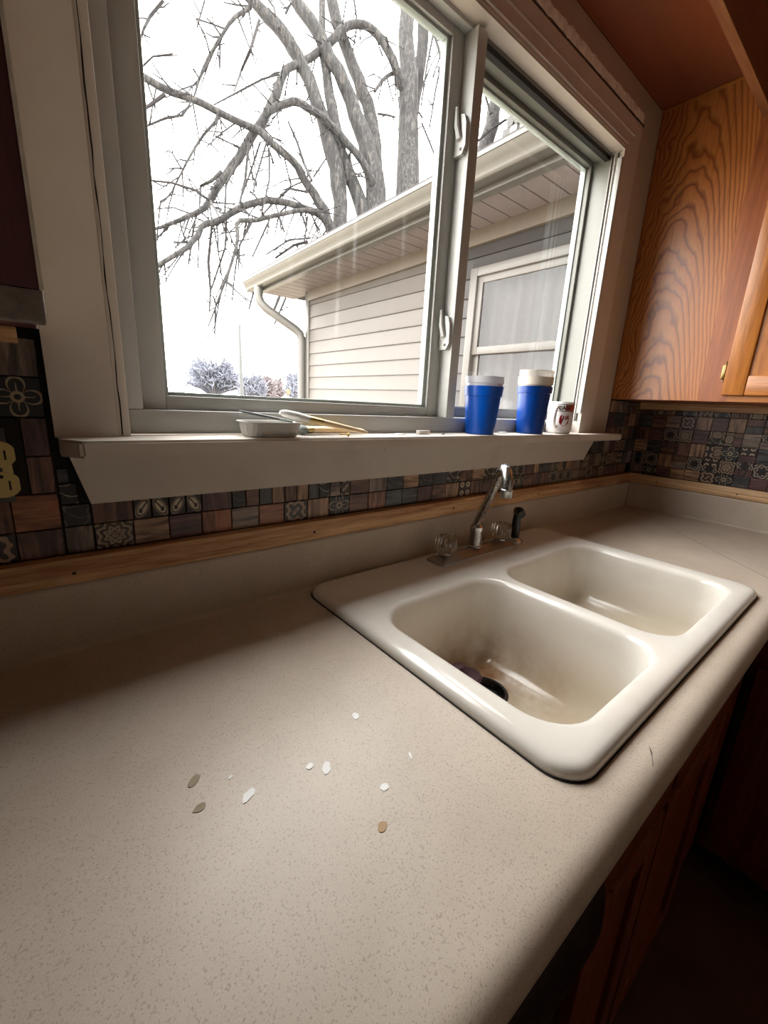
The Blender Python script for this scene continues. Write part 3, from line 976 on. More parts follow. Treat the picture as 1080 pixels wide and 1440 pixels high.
st.xform(Matrix.Translation((0.560, -0.270, -0.1520)) @ Matrix.Rotation(R(-14), 4, 'X'))
tag(obj('drain_stopper', st, M['rubber']), 'plum rubber stopper lying half over the left sink drain', 'stopper')

# ---------------------------------------------------------------- faucet
FZ = RIM
fa = thing('kitchen_faucet', (0.80, -0.087, FZ), 'spotted chrome two-handle kitchen faucet with bent spout', 'faucet')
bp_ = MB()
def stad(x0, x1, y0, y1, r, z): return rrect(x0, x1, y0, y1, r, z, 5)
bp_.loft([stad(0.655, 0.945, -0.117, -0.057, 0.012, FZ), stad(0.656, 0.944, -0.116, -0.058, 0.012, FZ + 0.004), stad(0.680, 0.920, -0.0965, -0.0775, 0.006, FZ + 0.0145), stad(0.684, 0.916, -0.094, -0.080, 0.004, FZ + 0.0165)], True, True)
obj('base_plate', bp_, M['dull_chrome'], fa)
obj('spout_body', MB().lathe([(0.0185, 0.0), (0.0185, 0.004), (0.0165, 0.006), (0.0162, 0.040), (0.0172, 0.043), (0.0172, 0.052), (0.014, 0.056), (0.0105, 0.058)], (0.800, -0.087, FZ + 0.0165), 32), M['chrome'], fa)
sp_pts = [(0.800, -0.087, 0.088), (0.798, -0.090, 0.100), (0.785, -0.108, 0.128), (0.760, -0.1445, 0.174), (0.740, -0.172, 0.214), (0.728, -0.187, 0.238), (0.720, -0.197, 0.2485), (0.711, -0.209, 0.2525), (0.704, -0.220, 0.2475), (0.699, -0.2275, 0.234), (0.698, -0.229, 0.214)]
obj('spout', MB().tube(sp_pts, [0.0095, 0.0095, 0.0095, 0.0095, 0.0098, 0.0102, 0.0108, 0.0112, 0.0112, 0.0110, 0.0105], 18), M['chrome'], fa, 60)
obj('aerator', MB().lathe([(0.0100, 0.0), (0.0118, 0.001), (0.0120, 0.012), (0.0124, 0.013), (0.0124, 0.017), (0.0112, 0.018)], (0.698, -0.229, 0.198), 24), M['aerator'], fa)
for hx in (0.692, 0.908):
    kb = obj('handle', MB().lathe([(0.014, 0.0), (0.0225, 0.004), (0.0245, 0.012), (0.0250, 0.026), (0.0235, 0.036), (0.0185, 0.0395), (0.010, 0.0400)], (hx, -0.087, FZ + 0.023), 96, flute=0.07, nf=12), M['acrylic'], fa, 70)
    obj('handle_stem', MB().lathe([(0.0165, 0.0), (0.0165, 0.004), (0.012, 0.006), (0.0085, 0.010), (0.006, 0.026)], (hx, -0.087, FZ + 0.0165), 24), M['chrome'], kb)

sy = thing('side_sprayer', (0.978, -0.085, FZ), 'black pull-out side sprayer in a chrome collar beside the faucet', 'sprayer')
obj('collar', MB().lathe([(0.0235, 0.0), (0.0230, 0.003), (0.016, 0.007), (0.0135, 0.012), (0.012, 0.012)], (0.978, -0.085, FZ), 30), M['chrome'], sy)
obj('grip', MB().lathe([(0.0105, 0.0), (0.0120, 0.006), (0.0125, 0.030), (0.0115, 0.050), (0.0100, 0.066), (0.0105, 0.074)], (0.978, -0.085, FZ + 0.010), 24), M['black_plastic'], sy)
obj('spray_head', MB().tube([(0.984, -0.078, 0.094), (0.980, -0.083, 0.101), (0.972, -0.094, 0.103), (0.962, -0.108, 0.098)], [0.009, 0.0125, 0.0130, 0.0110], 16), M['black_plastic'], sy, 60)
obj('trigger', MB().tube([(0.985, -0.077, 0.100), (0.990, -0.071, 0.092), (0.990, -0.071, 0.078)], [0.004, 0.0045, 0.003], 8), M['black_plastic'], sy)

# ---------------------------------------------------------------- upper cabinet on the right wall
CX, CZ0, CZ1 = 1.600, 0.4270, 1.50
uc = thing('upper_cabinet', (1.755, -0.6, CZ0), 'honey oak upper corner cabinet with cathedral-grain filler panel and framed door', 'cabinet')
obj('cabinet_box', MB().box(CX + 0.012, XW, -1.20, -0.0005, CZ0, CZ1), M['oak_red'], uc)
obj('filler_panel', MB().box(CX, CX + 0.012, -0.2715, -0.011, CZ0, 1.2862), M['cathedral'], uc, base=(CX + 0.006, -0.14, CZ0 + 0.0))
obj('face_stile', MB().box(CX - 0.0008, CX + 0.012, -0.345, -0.2720, CZ0 - 0.0005, CZ1), M['oak_red'], uc)
obj('face_rail', MB().box(CX, CX + 0.012, -1.20, -0.345, CZ0, 0.455), M['oak_h'], uc)
D0, D1, DZ0, DZ1, DX = -0.331, -0.760, 0.4445, 1.27, CX - 0.020
door = obj('cabinet_door', MB().box(DX + 0.009, DX + 0.014, D1 + 0.05, D0 - 0.05, DZ0 + 0.05, DZ1 - 0.05), M['oak_v'], uc)
door['label'] = 'framed oak door'
def stile(y0, y1, z0, z1, mat):
    obj('door_frame', MB().box(DX, CX - 0.001, y0, y1, z0, z1, 0.0045), mat, door)
stile(D0 - 0.055, D0, DZ0, DZ1, M['oak_v']); stile(D1, D1 + 0.055, DZ0, DZ1, M['oak_v'])
stile(D1 + 0.055, D0 - 0.055, DZ0, DZ0 + 0.056, M['oak_h']); stile(D1 + 0.055, D0 - 0.055, DZ1 - 0.056, DZ1, M['oak_h'])
def hinge(z):
    h = MB()
    h.box(CX - 0.004, CX - 0.0009, -0.3305, -0.3180, z - 0.020, z + 0.020, 0.001)
    h.lathe([(0.0006, -0.030), (0.003, -0.028), (0.0022, -0.024), (0.0042, -0.021), (0.0042, 0.021), (0.0022, 0.024), (0.003, 0.028), (0.0006, 0.031)], (CX - 0.0055, -0.3262, z), 12)
    obj('hinge', h, M['brass'], uc)
hinge(0.512); hinge(1.18)
tag(obj('trim_3', MB().box(XW - 0.020, XW, -1.2, -0.0005, 0.4000, CZ0 - 0.0008, 0.001), M['pine_y']), 'pine strip on the right wall under the oak cabinet', kind='structure')

# soffit panel, quarter-round and valance above the window
tag(obj('soffit_panel', MB().box(-0.0085, CX + 0.011, -0.2740, -0.0105, 1.2870, 1.2990), M['soffit_wood']), 'dark stained plywood soffit panel above the window', 'panel')
tag(obj('trim_4', MB().box(CX - 0.009, CX - 0.0005, -0.2738, -0.0105, 1.2785, 1.2868, 0.003), M['oak_h']), 'thin oak moulding between soffit and cabinet filler panel', kind='structure')
va = thing('valance', (0.8, -0.284, 1.166), 'dark wood valance board with worn lower edge hung between the cabinets', 'valance')
obj('board', MB().box(-0.0085, CX - 0.0010, -0.2940, -0.2745, 1.1685, 1.52, 0.001), M['valance_wood'], va)
obj('worn_edge', MB().box(-0.0085, CX - 0.0010, -0.2935, -0.2750, 1.1655, 1.1686), M['valance_edge'], va)

# ---------------------------------------------------------------- left upper cabinet
lc = thing('upper_cabinet', (-0.45, -0.15, 0.415), 'dark cherry upper cabinet at the left of the window with torn lower edge', 'cabinet')
obj('cabinet_box', MB().box(-0.95, -0.0101, -0.300, -0.019, 0.4375, 1.50), M['dark_cherry'], lc)
obj('edge_highlight', MB().box(-0.0100, -0.0075, -0.3012, -0.019, 0.4375, 1.50), M['plaster_and_highlight'], lc)  # pale strip painting the lit highlight along the cabinet's edge
obj('torn_edge', MB().box(-0.95, -0.0080, -0.300, -0.286, 0.4150, 0.4374, 0.002), M['raw_edge'], lc)
obj('cleat', MB().box(-0.95, -0.0290, -0.0230, -0.0032, 0.4190, 0.4370, 0.001), M['pine'], lc)

# ---------------------------------------------------------------- outlet
ou = thing('electrical_outlet', (-0.066, -0.003, 0.225), 'uncovered ivory duplex outlet with bare metal strap beside the window', 'outlet')
obj('box_opening', MB().box(-0.110, -0.0415, -0.0034, -0.0002, 0.2325, 0.3295), M['slot'], ou)
obj('strap', MB().box(-0.076, -0.056, -0.0060, -0.0035, 0.2235, 0.3185, 0.0008), M['strap'], ou)
for zc in (0.2862, 0.2478):
    l = []
    for i in range(28):
        a = 2 * math.pi * i / 28
        l.append((-0.066 + max(-0.0165, min(0.0165, 0.0185 * math.cos(a))), zc + 0.0165 * math.sin(a)))
    fc = obj('receptacle', MB().prism(l, 1, -0.0125, -0.0060), M['ivory'], ou)
    obj('slot', MB().box(-0.0735, -0.0715, -0.0129, -0.0120, zc - 0.006, zc + 0.004), M['slot'], fc)
    obj('slot', MB().box(-0.0600, -0.0580, -0.0129, -0.0120, zc - 0.007, zc + 0.005), M['slot'], fc)
    obj('slot', MB().lathe([(0.0024, 0), (0.0024, 0.0009)], (0, 0, 0), 12).xform(Matrix.Translation((-0.066, -0.0120, zc + 0.0105)) @ Matrix.Rotation(R(90), 4, 'X')), M['slot'], fc)
obj('mid_screw', MB().lathe([(0.0028, 0), (0.0028, 0.002)], (0, 0, 0), 14).xform(Matrix.Translation((-0.066, -0.0105, 0.267)) @ Matrix.Rotation(R(90), 4, 'X')), M['strap'], ou)
obj('yoke_centre', MB().box(-0.078, -0.054, -0.0108, -0.0060, 0.2600, 0.2740, 0.0008), M['ivory'], ou)

# ---------------------------------------------------------------- base cabinets and dishwasher below the counter
sb = thing('base_cabinet', (0.82, -0.3, -0.914), 'reddish oak sink base cabinet under the counter', 'cabinet')
obj('cabinet_box', MB().box(0.392, 1.290, -0.575, -0.010, -0.814, -0.240), M['base_oak'], sb)
obj('face_frame', MB().box(0.392, 1.290, -0.590, -0.575, -0.814, -0.0465), M['base_oak'], sb)
obj('cabinet_side', MB().box(0.392, 0.408, -0.575, -0.010, -0.240, -0.0465), M['base_oak'], sb)
obj('toe_kick', MB().box(0.392, 1.290, -0.520, -0.505, -0.914, -0.8145), M['inside_dark'], sb)
for x0, x1 in ((0.425, 0.664), (0.682, 1.02)):
    d_ = obj('cabinet_door', MB().box(x0 + 0.05, x1 - 0.05, -0.600, -0.5905, -0.74, -0.27), M['base_oak'], sb)
    for q in ((x0, x0 + 0.052, -0.79, -0.22), (x1 - 0.052, x1, -0.79, -0.22), (x0 + 0.052, x1 - 0.052, -0.79, -0.735), (x0 + 0.052, x1 - 0.052, -0.275, -0.22)):
        obj('door_frame', MB().box(q[0], q[1], -0.609, -0.5905, q[2], q[3], 0.003), M['base_oak'], d_)
    obj('drawer_front', MB().box(x0, x1, -0.609, -0.5905, -0.195, -0.070, 0.003), M['base_oak'], sb)
rb = thing('base_cabinet', (1.6, -1.1, -0.914), 'dark oak base cabinet along the right wall', 'cabinet')
obj('cabinet_box', MB().box(1.345, XW - 0.002, -1.5, -0.010, -0.814, -0.0465), M['base_oak'], rb)
obj('face_frame', MB().box(1.315, 1.345, -1.5, -0.595, -0.814, -0.0465), M['base_oak'], rb)
obj('toe_kick', MB().box(1.400, 1.415, -1.5, -0.525, -0.914, -0.8145), M['inside_dark'], rb)
for y0 in (-0.99, -1.40):
    d_ = obj('cabinet_door', MB().box(1.305, 1.3145, y0 + 0.05, y0 + 0.33, -0.74, -0.27), M['base_oak'], rb)
    for q in ((y0, y0 + 0.052, -0.79, -0.22), (y0 + 0.328, y0 + 0.38, -0.79, -0.22), (y0 + 0.052, y0 + 0.328, -0.79, -0.735), (y0 + 0.052, y0 + 0.328, -0.275, -0.22)):
        obj('door_frame', MB().box(1.296, 1.3145, q[0], q[1], q[2], q[3], 0.003), M['base_oak'], d_)
dw = thing('dishwasher', (0.085, -0.3, -0.914), 'black dishwasher with a bulging control panel under the counter', 'dishwasher')
obj('tub', MB().box(-0.215, 0.386, -0.56, -0.010, -0.900, -0.0470), M['black_gloss'], dw)
prof = [(-0.56, -0.058), (-0.596, -0.060), (-0.612, -0.075)]
for i in range(9):
    a = R(80 - 160 * i / 8)
    prof.append((-0.600 - 0.026 * math.cos(a), -0.165 + 0.085 * math.sin(a)))
prof += [(-0.600, -0.262), (-0.56, -0.262)]
obj('control_panel', MB().prism(prof, 0, -0.213, 0.384), M['black_gloss'], dw, 50)
obj('door_panel', MB().box(-0.213, 0.384, -0.600, -0.561, -0.800, -0.268, 0.006), M['black_gloss'], dw)
obj('kick_plate', MB().box(-0.213, 0.384, -0.545, -0.5605, -0.900, -0.806), M['inside_dark'], dw)
lb = thing('base_cabinet', (-0.9, -0.3, -0.914), 'reddish oak base cabinet left of the dishwasher', 'cabinet')
obj('cabinet_box', MB().box(-1.6, -0.219, -0.590, -0.010, -0.814, -0.0465), M['base_oak'], lb)
obj('toe_kick', MB().box(-1.6, -0.219, -0.520, -0.505, -0.914, -0.8145), M['inside_dark'], lb)

# ---------------------------------------------------------------- things on the sill
def cup(c, h, rb, rt, mat, step=0.80, name='plastic_cup'):
    t = 0.0016
    zs = h * step
    rs = rb + (rt - 0.0025 - rb) * step
    pr = [(0.0001, 0.002), (rb - 0.004, 0.002), (rb - 0.002, 0.0), (rb, 0.0015), (rs, zs - 0.001), (rs + 0.0022, zs), (rt, h), (rt - t, h), (rs - t + 0.001, zs), (rb - t, 0.005), (0.0001, 0.005)]
    return MB().lathe(pr, c, 48, cap0=True, cap1=True)
SZ = SILL + 0.0003
c1 = (0.856, -0.020, SZ)
tag(obj('plastic_cup', cup(c1, 0.1165, 0.0365, 0.0480, M['blue'], 0.80), M['blue'], None, 40), 'bright blue plastic cup nearest the window post on the sill', 'cup')
ic = MB().lathe([(0.0001, 0.0), (0.030, 0.0), (0.0445, 0.1165), (0.0475, 0.1175), (0.0483, 0.1325), (0.0468, 0.1325), (0.0455, 0.1190), (0.0285, 0.0020), (0.0001, 0.002)], (c1[0], c1[1], SZ + 0.0065), 48)
tag(obj('plastic_cup', ic, M['frost'], None, 40), 'frosted white cup nested inside the bright blue cup', 'cup')
c2 = (1.083, -0.020, SZ)
tag(obj('plastic_cup', cup(c2, 0.1300, 0.0375, 0.0480, M['blue_dark'], 0.86), M['blue_dark'], None, 40), 'deep blue plastic cup next to the white mug', 'cup')
ic = MB().lathe([(0.0001, 0.0), (0.030, 0.0), (0.0430, 0.128), (0.0465, 0.129), (0.0478, 0.1495), (0.0462, 0.1495), (0.0445, 0.131), (0.0285, 0.0020), (0.0001, 0.002)], (c2[0], c2[1], SZ + 0.0055), 48)
tag(obj('plastic_cup', ic, M['cream'], None, 40), 'cream cup nested inside the deep blue cup', 'cup')
ic = MB().lathe([(0.0001, 0.0), (0.026, 0.0), (0.0418, 0.146), (0.0452, 0.147), (0.0465, 0.164), (0.0450, 0.164), (0.0430, 0.149), (0.0245, 0.0020), (0.0001, 0.002)], (c2[0], c2[1], SZ + 0.0085), 48)
tag(obj('plastic_cup', ic, M['clear_cup'], None, 40), 'cloudy clear cup on top of the stack in the deep blue cup', 'cup')

MC = (1.243, -0.0205, SZ)
MR = 0.0375
mg = thing('coffee_mug', MC, 'small white coffee mug with black lettering and a dark red emblem', 'mug')
obj('body', MB().lathe([(0.0001, 0.0015), (0.029, 0.0015), (0.031, 0.0), (0.0345, 0.003), (MR, 0.012), (MR, 0.0925), (MR - 0.001, 0.0945), (MR - 0.003, 0.0925), (MR - 0.0035, 0.012), (0.0001, 0.008)], MC, 56), M['mug'], mg, 50)
th = R(195)                                 # handle points back along the sill, towards the viewer's left
hd = Vector((math.cos(th), math.sin(th), 0))
def hp(r, z): return (MC[0] + hd.x * r, MC[1] + hd.y * r, MC[2] + z)
obj('handle', MB().tube([hp(MR - 0.002, 0.078), hp(MR + 0.012, 0.080), hp(MR + 0.024, 0.070), hp(MR + 0.028, 0.050), hp(MR + 0.022, 0.030), hp(MR + 0.010, 0.020), hp(MR - 0.002, 0.021)], [0.0058, 0.0052, 0.005, 0.005, 0.005, 0.0052, 0.0058], 12), M['mug'], mg, 60)
ca = math.atan2(-0.7126 - MC[1], -0.0226 - MC[0])       # side that faces the room
def wrap(m, ang, z, r):
    """bend a flat print (x sideways, y up) round the mug"""
    out = []
    for p in m.v:
        a = ang + p[0] / r
        rr = r + p[2]
        out.append((MC[0] + rr * math.cos(a), MC[1] + rr * math.sin(a), MC[2] + z + p[1]))
    m.v = out
    return m
def flat(poly, t=0.0003):
    n = len(poly)
    return MB().loft([[(p[0], p[1], -0.0002) for p in poly], [(p[0], p[1], t) for p in poly]], False, True)
def strip_poly(x0, x1, y0, y1, n=10):
    m = MB()
    for i in range(n):
        a, b = x0 + (x1 - x0) * i / n, x0 + (x1 - x0) * (i + 1) / n
        q = flat([(a, y0), (b, y0), (b, y1), (a, y1)])
        m.add(q.v, q.f)
    return m
LA = ca + 0.30
bo = MB()
for q in (strip_poly(-0.022, 0.034, 0.0085, 0.0105), strip_poly(-0.022, 0.034, -0.0105, -0.0085), strip_poly(-0.0245, -0.022, -0.0085, 0.0085, 2), strip_poly(0.034, 0.0365, -0.0085, 0.0085, 2)):
    bo.add(q.v, q.f)
lg = obj('printed_border', wrap(bo, LA, 0.0770, MR), M['ink_black'], mg, 0)
obj('printed_band', wrap(strip_poly(0.001, 0.0325, -0.0080, 0.0080), LA, 0.0770, MR), M['ink_orange'], mg, 0)
def word(txt, size, ang, z, mat, xoff):
    cu = bpy.data.curves.new('tmp', 'FONT')
    cu.body = txt
    cu.size = size
    cu.align_x = 'LEFT'
    cu.offset = 0.0004
    to = bpy.data.objects.new('tmp', cu)
    COL.objects.link(to)
    bpy.context.view_layer.update()
    me_ = to.to_mesh()
    m = MB()
    m.add([(v.co.x + xoff, v.co.y - size * 0.35, 0.0006) for v in me_.vertices], [tuple(p.vertices) for p in me_.polygons])
    to.to_mesh_clear()
    bpy.data.objects.remove(to)
    bpy.data.curves.remove(cu)
    wrap(m, ang, z, MR)
    return obj('printed_word', m, mat, mg, 0)
word('CASE', 0.0165, LA, 0.0770, M['ink_black'], -0.0205)
em = MB()
poly = [(-0.010, 0.012), (-0.0065, 0.0145), (-0.0065, 0.004), (-0.0045, 0.004), (-0.0035, 0.012), (-0.001, 0.012), (-0.001, 0.005), (0.0015, 0.005), (0.0025, 0.0125), (0.0045, 0.0125), (0.005, 0.005), (0.0065, 0.005), (0.007, 0.015), (0.0105, 0.012), (0.012, 0.004), (0.0115, -0.006), (0.007, -0.0115), (0.0, -0.0145), (-0.007, -0.0105), (-0.0115, -0.005), (-0.012, 0.004)]
obj('printed_emblem', wrap(flat([(a_ * 1.2, b_ * 1.2) for a_, b_ in poly], 0.0004), LA + 0.04, 0.0395, MR), M['ink_red'], mg, 0)

# plastic tray
TC = (0.283, -0.030)
def trl(hw, hd_, r, z): return rrect(TC[0] - hw, TC[0] + hw, TC[1] - hd_, TC[1] + hd_, r, z, 8)
def rib(l, amp):
    return [(TC[0] + (p[0] - TC[0]) * (1 + amp * (i % 2)), TC[1] + (p[1] - TC[1]) * (1 + amp * (i % 2)), p[2]) for i, p in enumerate(l)]
def dense(hw, hd_, r, z):
    l = trl(hw, hd_, r, z)
    out = []
    for i in range(len(l)):
        a, b = Vector(l[i]), Vector(l[(i + 1) % len(l)])
        k = max(1, int((b - a).length / 0.0028))
        for j in range(k):
            out.append(tuple(a.lerp(b, j / k)))
    return out
n0 = len(dense(0.046, 0.034, 0.02, 0))
def fit(l):
    return [l[int(i * len(l) / n0) % len(l)] for i in range(n0)]
loops = [fit(dense(0.040, 0.028, 0.018, SZ)), rib(fit(dense(0.0415, 0.0295, 0.018, SZ + 0.004)), 0.045), rib(fit(dense(0.0450, 0.033, 0.019, SZ + 0.020)), 0.04), fit(dense(0.0460, 0.034, 0.02, SZ + 0.0225)), fit(dense(0.0500, 0.038, 0.022, SZ + 0.0232)), fit(dense(0.0500, 0.038, 0.022, SZ + 0.0246)), fit(dense(0.0450, 0.033, 0.019, SZ + 0.0242)), fit(dense(0.0395, 0.0275, 0.018, SZ + 0.0015))]
tag(obj('plastic_tray', MB().loft(loops, True, True), M['tray'], None, 30), 'shallow ribbed grey-white plastic tray holding brushes on the sill', 'tray')

def brush(name, tip, end, wdt, mats, label, frac=(0.30, 0.46), flatk=0.45):
    """paint brush from bristle tip to handle end"""
    a, b = Vector(tip), Vector(end)
    t = thing(name, ((a.x + b.x) / 2, (a.y + b.y) / 2, min(a.z, b.z)), label, 'brush')
    L = (b - a).length
    d = (b - a).normalized()
    side = d.cross(Vector((0, 0, 1))).normalized()
    nrm = side.cross(d).normalized()
    def sect(s, w, h, n=12):
        c_ = a + d * s
        return [tuple(c_ + side * (w * math.cos(2 * math.pi * i / n)) + nrm * (h * math.sin(2 * math.pi * i / n))) for i in range(n)]
    s1, s2 = L * frac[0], L * frac[1]
    obj('bristles', MB().loft([sect(0, wdt * 0.35, wdt * flatk * 0.5), sect(s1 * 0.15, wdt * 0.75, wdt * flatk * 0.9), sect(s1 * 0.6, wdt * 1.0, wdt * flatk * 1.05), sect(s1, wdt * 0.85, wdt * flatk * 0.8)], True, True), mats[0], t, 60)
    obj('ferrule', MB().loft([sect(s1 - 0.002, wdt * 0.86, wdt * flatk * 0.85), sect(s1 + 0.004, wdt * 0.9, wdt * flatk * 0.88), sect(s2 - 0.004, wdt * 0.8, wdt * flatk * 0.85), sect(s2, wdt * 0.75, wdt * flatk * 0.85)], True, True), mats[1], t, 60)
    obj('handle', MB().loft([sect(s2 - 0.001, wdt * 0.68, wdt * flatk * 0.78), sect(s2 + (L - s2) * 0.2, wdt * 0.75, wdt * flatk * 0.8), sect(s2 + (L - s2) * 0.5, wdt * 0.5, wdt * flatk * 0.7), sect(s2 + (L - s2) * 0.9, wdt * 0.42, wdt * flatk * 0.55), sect(L, wdt * 0.2, wdt * flatk * 0.3)], True, True), mats[2], t, 60)
    return t
brush('paint_brush', (0.300, -0.034, SZ + 0.0400), (0.478, -0.046, SZ + 0.0060), 0.013, (M['bristle'], M['ferrule'], M['handle_wood']), 'paint brush with white bristles, brass ferrule and pale wooden handle', (0.30, 0.44), 0.55)
brush('paint_brush', (0.345, -0.008, SZ + 0.0095), (0.490, -0.016, SZ + 0.0085), 0.018, (M['bristle_grey'], M['ferrule'], M['handle_wood']), 'flat tan-handled brush lying on the sill behind the tray', (0.12, 0.2), 0.46)
brush('paint_brush', (0.330, -0.022, SZ + 0.0235), (0.238, -0.012, SZ + 0.0400), 0.0065, (M['bristle_grey'], M['strap'], M['handle_dark']), 'thin dark-handled brush leaning out of the plastic tray')
sc = MB().lathe([(0.0001, 0.0), (0.0036, 0.0), (0.0030, 0.0018), (0.0014, 0.003), (0.0014, 0.018), (0.0003, 0.0215)], (0, 0, 0), 12).xform(Matrix.Translation((0.427, -0.056, SZ + 0.0037)) @ Matrix.Rotation(R(-88), 4, 'Y'))
tag(obj('screw', sc, M['gold_screw'], None, 40), 'small yellow screw lying on the sill below the brush handle', 'screw')
tag(obj('plastic_block', MB().box(0.635, 0.668, -0.030, -0.018, SZ, SZ + 0.009, 0.001), M['clear_cup']), 'small pale translucent plastic block lying on the window sill', 'block')
def flake(c, pts, t, mat, name, label, group=None):
    rr = random.Random(int(c[0] * 9999) + int(c[1] * 777))
    l = [(c[0] + p[0], c[1] + p[1]) for p in pts]
    n_ = len(l)
    m = MB()
    m.loft([[(p[0], p[1], c[2]) for p in l], [(p[0], p[1], c[2] + t * rr.uniform(0.7, 1.2)) for p in l]], True, True)
    return tag(obj(name, m, mat, None, 0), label, 'flake', group)
def blob(rx, ry, ang, seed, n=11):
    rr = random.Random(seed)
    o = []
    for i in range(n):
        a = 2 * math.pi * i / n
        k = rr.uniform(0.72, 1.15)
        x_, y_ = rx * k * math.cos(a), ry * k * math.sin(a)
        o.append((x_ * math.cos(ang) - y_ * math.sin(ang), x_ * math.sin(ang) + y_ * math.cos(ang)))
    return o
flake((0.583, -0.022, SZ), blob(0.015, 0.006, 0.1, 3), 0.002, M['chip_white'], 'paint_flake', 'curled white paint flake on the sill left of the plastic block')
flake((0.710, -0.030, SZ), blob(0.006, 0.004, 0.3, 4), 0.0025, M['debris'], 'debris_crumb', 'dark crumb on the sill beside the bright blue cup')
flake((0.975, -0.005, SZ), blob(0.022, 0.009, 0.0, 6), 0.003, M['chip_white'], 'paint_flake', 'white paint flake on the sill between the two blue cups')
# flakes on the counter
CT = 0.0003
for (x_, y_, rx, ry, an, sd, mt, lb_) in (
    (0.236, -0.367, 0.0065, 0.0040, 1.2, 11, 'chip_white', 'white paint flake farthest back on the counter, nearest the sink rim'),
    (0.155, -0.398, 0.0048, 0.0036, 0.2, 12, 'chip_white', 'round white paint flake beside the larger split flake'),
    (0.168, -0.411, 0.0095, 0.0045, 0.9, 13, 'chip_white', 'larger split white paint flake in the middle of the counter'),
    (0.092, -0.393, 0.0095, 0.0042, 0.5, 14, 'chip_white', 'long white paint flake at the left of the scattered flakes'),
    (0.085, -0.363, 0.0028, 0.0012, 0.6, 15, 'chip_white', 'tiny white sliver of paint left of the split flake'),
    (0.203, -0.464, 0.0052, 0.0046, 0.0, 16, 'chip_white', 'white ring-like paint flake nearest the front edge'),
    (0.250, -0.451, 0.0052, 0.0012, 1.1, 17, 'chip_white', 'thin upright white sliver of paint beside the sink'),
    (0.055, -0.346, 0.0085, 0.0048, 0.7, 18, 'chip_olive', 'olive-brown flake at the far left of the counter flakes'),
    (0.051, -0.379, 0.0060, 0.0045, 0.3, 19, 'chip_olive', 'smaller olive-brown flake in front of the long white flake'),
    (0.176, -0.494, 0.0052, 0.0042, 0.2, 20, 'chip_tan', 'round tan spot of dried paint in front of the ring-like flake')):
    flake((x_, y_, CT - 0.0002), blob(rx, ry, an, sd), 0.0006, M[mt], 'paint_flake', lb_)

# ---------------------------------------------------------------- outdoors
GZ = -1.35
tag(obj('ground', MB().box(-120, 160, 0.30, 260, GZ - 0.2, GZ), M['grass'], None, 0), 'dormant lawn outside the window', kind='structure')
# house wing at right angles to the kitchen
WX = 2.25
wing = thing('house_wing', (3.2, 1.9, GZ), 'beige vinyl-sided house wing with cream gutter and double-hung window', 'house')
def zs(y): return 1.444 - 0.0127 * y          # soffit height, falling to the far end
W0, W1, WC = 0.16, 3.40, 1.42
EX = 0.1143
course = {}
zt = -1.30
k = 0
WY0, WY1, WZ0, WZ1 = 0.30, 1.255, 0.20, 1.215    # window in the wing
def siding(y0, y1, z0, z1, mat):
    if z1 - z0 < 0.01 or y1 - y0 < 0.01: return
    m = MB().loft([[(WX - 0.014, y0, z0), (WX - 0.014, y1, z0), (WX + 0.004, y1, z0), (WX + 0.004, y0, z0)], [(WX - 0.010, y0, z0 + 0.008), (WX - 0.010, y1, z0 + 0.008), (WX + 0.004, y1, z0 + 0.008), (WX + 0.004, y0, z0 + 0.008)], [(WX - 0.002, y0, z1), (WX - 0.002, y1, z1), (WX + 0.004, y1, z1), (WX + 0.004, y0, z1)]], True, True)
    obj('siding_course', m, mat, wing)
z = 1.165 - EX * 22
while z < 1.40:
    z1 = min(z + EX, 1.400)
    siding(WC, W1 - 0.05, z, z1, M['siding'])
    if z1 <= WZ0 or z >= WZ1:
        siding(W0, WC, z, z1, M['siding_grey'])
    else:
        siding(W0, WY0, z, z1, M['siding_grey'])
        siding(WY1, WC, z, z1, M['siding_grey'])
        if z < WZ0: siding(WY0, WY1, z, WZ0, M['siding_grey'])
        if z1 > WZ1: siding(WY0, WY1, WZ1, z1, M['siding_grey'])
    z += EX
wc = MB()
for q in ((W0, WY0, GZ, 1.42), (WY1, W1, GZ, 1.42), (WY0, WY1, GZ, WZ0), (WY0, WY1, WZ1, 1.42)):
    wc.box(WX + 0.004, WX + 0.12, q[0], q[1], q[2], q[3])
wc.box(WX + 0.12, 6.0, W1 - 0.1, W1, GZ, 1.42)
obj('wall_core', wc, M['siding'], wing)
obj('corner_post', MB().box(WX - 0.022, WX + 0.06, W1 - 0.052, W1 + 0.022, GZ, 1.405, 0.004), M['ext_trim'], wing)
def slab(name, x0, x1, y0, y1, dz0, dz1, mat):
    m = MB().loft([[(x0, y0, zs(y0) + dz0), (x1, y0, zs(y0) + dz0), (x1, y0, zs(y0) + dz1), (x0, y0, zs(y0) + dz1)], [(x0, y1, zs(y1) + dz0), (x1, y1, zs(y1) + dz0), (x1, y1, zs(y1) + dz1), (x0, y1, zs(y1) + dz1)]], True, True)
    return obj(name, m, mat, wing)
slab('frieze_board', WX - 0.034, WX + 0.004, W0, W1 - 0.05, -0.085, 0.0, M['ext_frieze'])
y = 0.16
while y < 3.74:
    slab('soffit_board', 1.902, WX + 0.03, y, min(y + 0.1115, 3.75), 0.0, 0.008, M['soffit_vinyl'])
    y += 0.119
slab('soffit_backing', 1.902, WX + 0.6, 0.16, 3.75, 0.0085, 0.012, M['inside_dark'])
slab('fascia', 1.880, 1.902, 0.16, 3.80, -0.006, 0.125, M['gutter'])
slab('fascia_lip', 1.872, 1.925, 0.16, 3.78, -0.010, -0.0005, M['gutter'])
